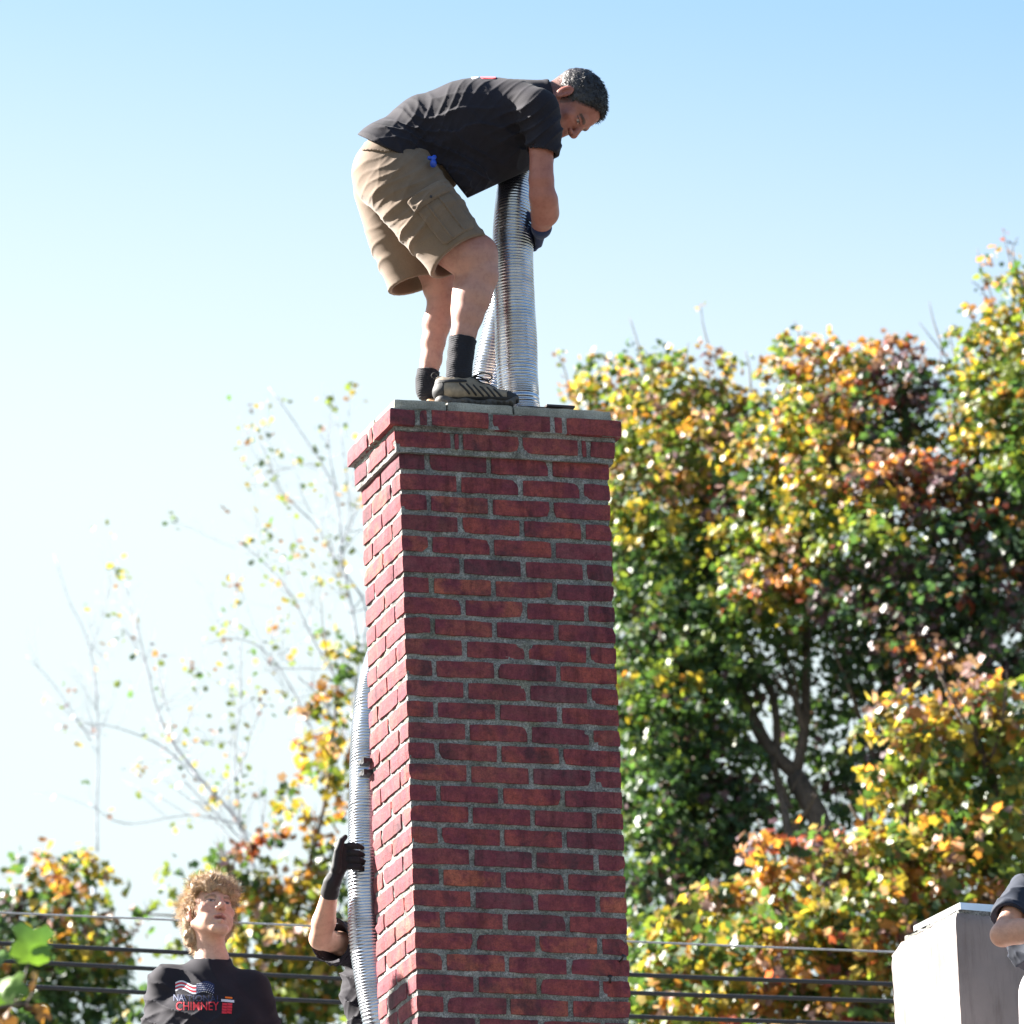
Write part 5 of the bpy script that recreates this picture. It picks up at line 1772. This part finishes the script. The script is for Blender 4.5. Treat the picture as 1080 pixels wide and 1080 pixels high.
tree('maple_tree', 'tall yellow-green maple at the right edge, topmost of the trees', 'tree', gpt(1130, 1000, YT + .8),
     [(1035, 350, 22, 24, YT, 'gold', .6), (1062, 320, 26, 34, YT, 'gold', .7), (1085, 290, 24, 30, YT, 'gold', .6), (1065, 375, 40, 34, YT, 'gold', 1), (1030, 400, 28, 28, YT, 'yg', .8), (1085, 425, 44, 40, YT, 'yg', 1),
      (1040, 450, 36, 38, YT - .1, 'gold', 1), (1080, 490, 46, 40, YT - .2, 'yg', 1), (1015, 440, 18, 26, YT + .1, 'yg', .5), (1120, 400, 60, 90, YT + .3, 'yg', .8), (1120, 560, 60, 90, YT + .3, 'green', .8), (1070, 460, 60, 80, YT + .9, 'dark', .8), (1130, 740, 60, 100, YT + .6, 'dark', .6)],
     [([(1160, 1900, YT + .8), (1150, 1200, YT + .8), (1130, 800, YT + .5), (1110, 600, YT + .3)], .25, .10, 0, 1, 0), ([(1110, 600, YT + .3), (1080, 460, YT + .2), (1060, 340, YT)], .09, .02, 7, .7, 1),
      ([(1112, 620, YT + .3), (1120, 450, YT + .2), (1105, 300, YT)], .08, .02, 6, .7, 1)], None, 103, 'maple trees right of the brick chimney', slope=(.0050, .0016),
     extra_twigs=[([(1055, 360, YT), (1045, 310, YT), (1035, 285, YT), (1031, 262, YT)], 4, 'purple'), ([(1072, 300, YT), (1064, 270, YT), (1058, 245, YT)], 4, 'purple'), ([(1048, 330, YT), (1035, 305, YT), (1024, 296, YT)], 2, 'purple'),
                  ([(1070, 280, YT), (1068, 262, YT), (1074, 250, YT)], 3, 'purple'), ([(1030, 345, YT), (1022, 330, YT), (1016, 326, YT)], 3, 'purple')])

YD = 47.0
tree('maple_tree', 'lower orange and golden maple in front, behind the stucco chimney', 'tree', gpt(1000, 1300, YD),
     [(948, 752, 30, 26, YD, 'orange', .9), (975, 790, 48, 34, YD - .1, 'gold', 1), (950, 830, 34, 30, YD, 'gold', .9), (1042, 735, 44, 34, YD, 'orange', 1), (1070, 790, 48, 38, YD - .1, 'gold', 1), (1010, 840, 54, 38, YD - .2, 'gold', 1), (1000, 780, 40, 30, YD + .2, 'purple', 1),
      (900, 895, 38, 26, YD, 'orange', .95), (828, 900, 34, 24, YD, 'red', .95), (862, 920, 46, 30, YD - .2, 'gold', 1), (950, 900, 54, 36, YD - .2, 'gold', 1), (1050, 880, 60, 40, YD - .3, 'gold', 1), (800, 945, 44, 28, YD, 'pale', .95),
      (1000, 940, 60, 38, YD - .4, 'orange', 1), (900, 960, 60, 36, YD - .4, 'gold', 1), (740, 965, 40, 24, YD, 'pale', .8), (780, 1000, 60, 34, YD - .3, 'gold', 1), (860, 1020, 60, 38, YD - .5, 'orange', 1), (940, 1030, 60, 40, YD - .5, 'orange', 1), (1040, 980, 60, 40, YD - .4, 'gold', 1),
      (700, 1020, 44, 34, YD, 'yg', .9), (740, 1060, 60, 34, YD - .3, 'gold', 1), (830, 1080, 70, 36, YD - .5, 'orange', 1), (670, 1070, 40, 34, YD, 'yg', .8), (920, 1100, 90, 40, YD - .5, 'gold', .9), (1060, 1080, 90, 60, YD - .3, 'gold', .6),
      (1000, 900, 90, 80, YD + .9, 'green', .8), (850, 1000, 100, 60, YD + .9, 'green', .8), (1080, 820, 60, 90, YD + .8, 'green', .8), (700, 1080, 80, 50, YD + .8, 'green', .7), (1150, 860, 70, 120, YD + .4, 'gold', .6), (950, 1200, 200, 80, YD, 'yg', .35)],
     [([(1010, 2000, YD), (1005, 1500, YD), (1000, 1150, YD)], .20, .12, 0, 1, 0), ([(1000, 1150, YD), (960, 1000, YD), (950, 850, YD)], .09, .02, 5, .7, 1), ([(1000, 1150, YD), (900, 1050, YD), (820, 950, YD)], .08, .02, 5, .7, 1),
      ([(1000, 1150, YD), (1040, 950, YD), (1050, 780, YD)], .09, .02, 5, .7, 1)], None, 104, 'maple trees right of the brick chimney', leaf=.074)

# left side
YL = 62.0
tree('maple_tree', 'leafy orange and green tree in the bottom left corner behind the cables', 'tree', gpt(50, 1300, YL),
     [(95, 915, 26, 22, YL, 'gold', .55), (60, 925, 34, 26, YL, 'gold', .8), (75, 960, 40, 30, YL - .4, 'orange', .6), (60, 1010, 50, 30, YL - .5, 'gold', .6), (85, 960, 36, 30, YL, 'yg', .6), (20, 950, 40, 30, YL, 'dark', .55), (50, 985, 48, 34, YL - .2, 'green', .6), (105, 1010, 30, 30, YL, 'gold', .6), (5, 1010, 44, 40, YL, 'dark', .6),
      (60, 1040, 56, 38, YL - .2, 'green', .75), (125, 1055, 34, 34, YL, 'yg', .7), (20, 1075, 60, 40, YL - .3, 'green', .8), (100, 1090, 60, 40, YL, 'green', .8), (-40, 980, 60, 60, YL, 'dark', .5), (40, 1180, 130, 90, YL, 'green', .4)],
     [([(60, 2100, YL), (58, 1500, YL), (55, 1150, YL)], .2, .12, 0, 1, 0), ([(55, 1150, YL), (50, 1040, YL), (80, 940, YL)], .08, .02, 5, .7, 1), ([(55, 1150, YL), (20, 1040, YL), (15, 960, YL)], .07, .02, 4, .7, 1)],
     None, 105, leaf=.082, dens=.55)
YM = 58.0
tree('maple_tree', 'yellow-green tree with thin foliage behind the young man', 'tree', gpt(270, 1300, YM),
     [(185, 920, 22, 20, YM, 'yg', .28), (175, 965, 24, 22, YM, 'gold', .35), (250, 915, 30, 26, YM, 'yg', .5), (285, 945, 40, 32, YM, 'gold', .8), (325, 950, 34, 32, YM, 'gold', .6), (300, 895, 26, 18, YM, 'orange', .35), (345, 910, 20, 30, YM, 'gold', .35),
      (270, 985, 46, 34, YM - .2, 'gold', .7), (330, 1000, 44, 34, YM - .2, 'gold', .8), (290, 1035, 60, 34, YM - .2, 'gold', .8), (350, 1050, 40, 36, YM, 'yg', .8), (300, 1080, 70, 34, YM, 'yg', .8), (190, 1010, 26, 26, YM, 'yg', .35), (195, 1070, 46, 34, YM, 'yg', .5),
      (360, 980, 30, 50, YM + .3, 'green', .7), (280, 1180, 120, 80, YM, 'yg', .35),
      (350, 735, 18, 34, YM, 'orange', .6), (362, 700, 16, 26, YM, 'yg', .7), (335, 800, 28, 30, YM, 'orange', .55), (356, 790, 16, 40, YM, 'gold', .7), (310, 838, 22, 20, YM, 'gold', .28), (345, 860, 26, 22, YM, 'orange', .4), (265, 885, 10, 8, YM, 'red', .7), (290, 886, 9, 8, YM, 'red', .7)],
     [([(290, 2000, YM), (288, 1500, YM), (285, 1130, YM)], .18, .11, 0, 1, 0), ([(285, 1130, YM), (300, 1000, YM), (335, 880, YM), (352, 780, YM), (362, 700, YM)], .03, .008, 8, .6, 1), ([(285, 1130, YM), (260, 1000, YM), (250, 920, YM)], .07, .02, 5, .6, 1),
      ([(285, 1130, YM), (230, 1040, YM), (190, 950, YM)], .05, .015, 4, .5, 1)], None, 106, leaf=.08, dens=.65)
YE = 61.0
tree('bare_tree', 'nearly bare tree with thin spreading twigs against the sky left of the brick chimney', 'tree', gpt(330, 1300, YE),
     [], [([(335, 2000, YE), (330, 1500, YE), (320, 1150, YE), (300, 1000, YE)], .07, .035, 0, 1, 0)],
     [([(300, 1000, YE), (270, 930, YE), (252, 875, YE), (205, 820, YE), (170, 765, YE), (153, 700, YE), (140, 650, YE)], .024, .007, 14, .8, 1),
      ([(254, 875, YE), (247, 800, YE), (252, 740, YE), (250, 680, YE)], .013, .005, 9, .6, 1),
      ([(210, 826, YE), (170, 790, YE), (120, 770, YE), (80, 765, YE)], .009, .004, 6, .5, 0),
      ([(255, 870, YE), (200, 860, YE), (130, 870, YE), (90, 850, YE)], .008, .004, 6, .5, 0),
      ([(330, 1040, YE), (370, 900, YE), (378, 700, YE), (358, 600, YE), (348, 520, YE), (315, 460, YE), (281, 410, YE)], .024, .006, 16, .75, 1),
      ([(378, 700, YE), (385, 640, YE), (360, 590, YE), (372, 540, YE), (362, 450, YE)], .014, .005, 9, .5, 1),
      ([(360, 610, YE), (330, 560, YE), (290, 520, YE), (262, 455, YE)], .011, .004, 10, .5, 1),
      ([(372, 760, YE), (330, 680, YE), (305, 630, YE), (265, 590, YE), (240, 570, YE)], .013, .004, 11, .6, 1),
      ([(366, 860, YE), (330, 760, YE), (290, 690, YE), (250, 670, YE), (215, 680, YE)], .013, .004, 11, .6, 1),
      ([(350, 520, YE), (340, 470, YE), (345, 430, YE)], .010, .004, 5, .4, 0)],
     107, leaf=.075, bare=(.46, ('gold', 'yg', 'pale', 'yg')))
tree('bare_tree', 'faint bare sapling at the far left of the sky, thinner than its neighbour', 'tree', gpt(95, 1300, YE + 12),
     [], [([(110, 2200, YE + 12), (108, 1500, YE + 12), (104, 1100, YE + 12), (100, 900, YE + 12)], .05, .02, 0, 1, 0)],
     [([(100, 900, YE + 12), (98, 780, YE + 12), (94, 680, YE + 12), (72, 630, YE + 12), (55, 585, YE + 12)], .014, .005, 10, .6, 1),
      ([(96, 690, YE + 12), (112, 640, YE + 12), (118, 600, YE + 12)], .008, .004, 6, .5, 0), ([(98, 780, YE + 12), (60, 720, YE + 12), (30, 690, YE + 12)], .008, .004, 6, .5, 0)],
     108, leaf=.075, bare=(.18, ('pale', 'purple')))

# ------------------------------------------------------------------ near branch with large leaves, bottom left
YN = 15.0
M_LEAFN = mat_leaf('broad_leaf', .42, .30, .5)
tul = empty('broadleaf_tree', (at(-260, 1040, YN)[0], YN, 0), 'near tree whose branch of large green and brown leaves enters at the bottom left corner', 'tree')
bag = Bag(); x0 = at(-260, 1040, YN)[0]; z1 = at(0, 1065, YN)[2]
bag.tube(spline([(x0, YN, 0), (x0 + .05, YN, 1.8), (x0 - .02, YN, 3.6), (x0 + .02, YN, z1 + 1.0)], 16), np.linspace(.11, .05, 16), 10)
bag.build('trunk', M_BARK, tul, True)
bag = Bag()
bag.tube(spline([(x0, YN, z1 - .5), at(-120, 1100, YN), at(-20, 1068, YN), at(6, 1061, YN), at(29, 1058, YN)], 24), np.linspace(.022, .003, 24), 7)
bag.tube(spline([at(20, 1059, YN), at(24, 1045, YN), at(28, 1022, YN), at(31, 1015, YN)], 10), .0018, 6)
bag.tube(spline([at(14, 1060, YN), at(18, 1052, YN), at(16, 1046, YN)], 8), .0018, 6)
bag.tube(spline([at(28, 1058, YN), at(33, 1050, YN), at(35, 1044, YN)], 8), .0018, 6)
bag.tube(spline([at(-30, 1072, YN), at(-18, 1040, YN), at(-8, 1015, YN)], 8), .0018, 6)
bag.build('branch', M_TWIG, tul, True)
TUL = np.array([(0, 0), (.22, -.04), (.46, .08), (.44, .34), (.34, .48), (.50, .70), (.30, .86), (0, .74), (-.30, .86), (-.50, .70), (-.34, .48), (-.44, .34), (-.46, .08), (-.22, -.04)])
def big_leaf(base, tip, nrm, wide, c0, c1, curl=.2, outline=TUL):
    base, tip = np.array(base), np.array(tip)
    L = np.linalg.norm(tip - base); t = unit(tip - base); n = unit(np.array(nrm) - t * t.dot(nrm)); s = np.cross(t, n)
    rings = [.34, .68, 1.0]
    V = [(0, .38)]
    for k in rings:
        for x, y in outline: V.append((x * k, .38 + (y - .38) * k))
    V = np.array(V)
    z = -np.abs(V[:, 0]) * .25 - (V[:, 1] - .3) ** 2 * curl * 2 + .03 * np.sin(V[:, 0] * 14 + V[:, 1] * 9)
    P = base + (s * V[:, :1] * wide + t * V[:, 1:2] + n * z[:, None]) * L
    m = len(outline)
    Fq = [(0, 1 + i, 1 + (i + 1) % m) for i in range(m)]
    for k in range(2):
        a, b = 1 + k * m, 1 + (k + 1) * m
        Fq += [(a + i, b + i, b + (i + 1) % m, a + (i + 1) % m) for i in range(m)]
    w = np.clip(V[:, 1], 0, 1)[:, None]
    col = np.array(c0) * (1 - w) + np.array(c1) * w
    return mesh_obj('leaf', P, Fq, M_LEAFN, tul, True, cols=col)
G1, G2, BR, YL2 = (.04, .10, .035), (.12, .21, .035), (.10, .045, .02), (.35, .16, .02)
big_leaf(at(31, 1016, YN), at(38, 968, YN - .03), (.25, -.85, .5), .95, G2, G1)
big_leaf(at(34, 1000, YN - .01), at(58, 1000, YN - .02), (.1, -.8, .5), .8, G2, G2)
big_leaf(at(0, 1046, YN), at(30, 1030, YN - .02), (-.1, -.9, .35), 1.0, G2, G2)
big_leaf(at(-8, 1015, YN), at(9, 1000, YN), (-.2, -.8, .5), .9, G1, G2)
big_leaf(at(-10, 1062, YN), at(8, 1040, YN + .02), (.3, -.8, .2), 1.1, G2, G1)
big_leaf(at(29, 1058, YN), at(56, 1070, YN + .01), (.1, -.6, .9), .75, BR, YL2, .6)
big_leaf(at(34, 1046, YN), at(41, 1021, YN), (.8, -.6, .1), .35, BR, (.09, .07, .06), .1)
big_leaf(at(-4, 1064, YN), at(14, 1086, YN), (0, -.9, .3), 1.0, BR, BR, .5)
big_leaf(at(-2, 1076, YN), at(10, 1062, YN - .03), (.1, -.8, .5), .7, YL2, BR, .3)
big_leaf(at(42, 1058, YN), at(50, 1075, YN - .02), (.3, -.8, .5), .8, YL2, ORANGE, .3)
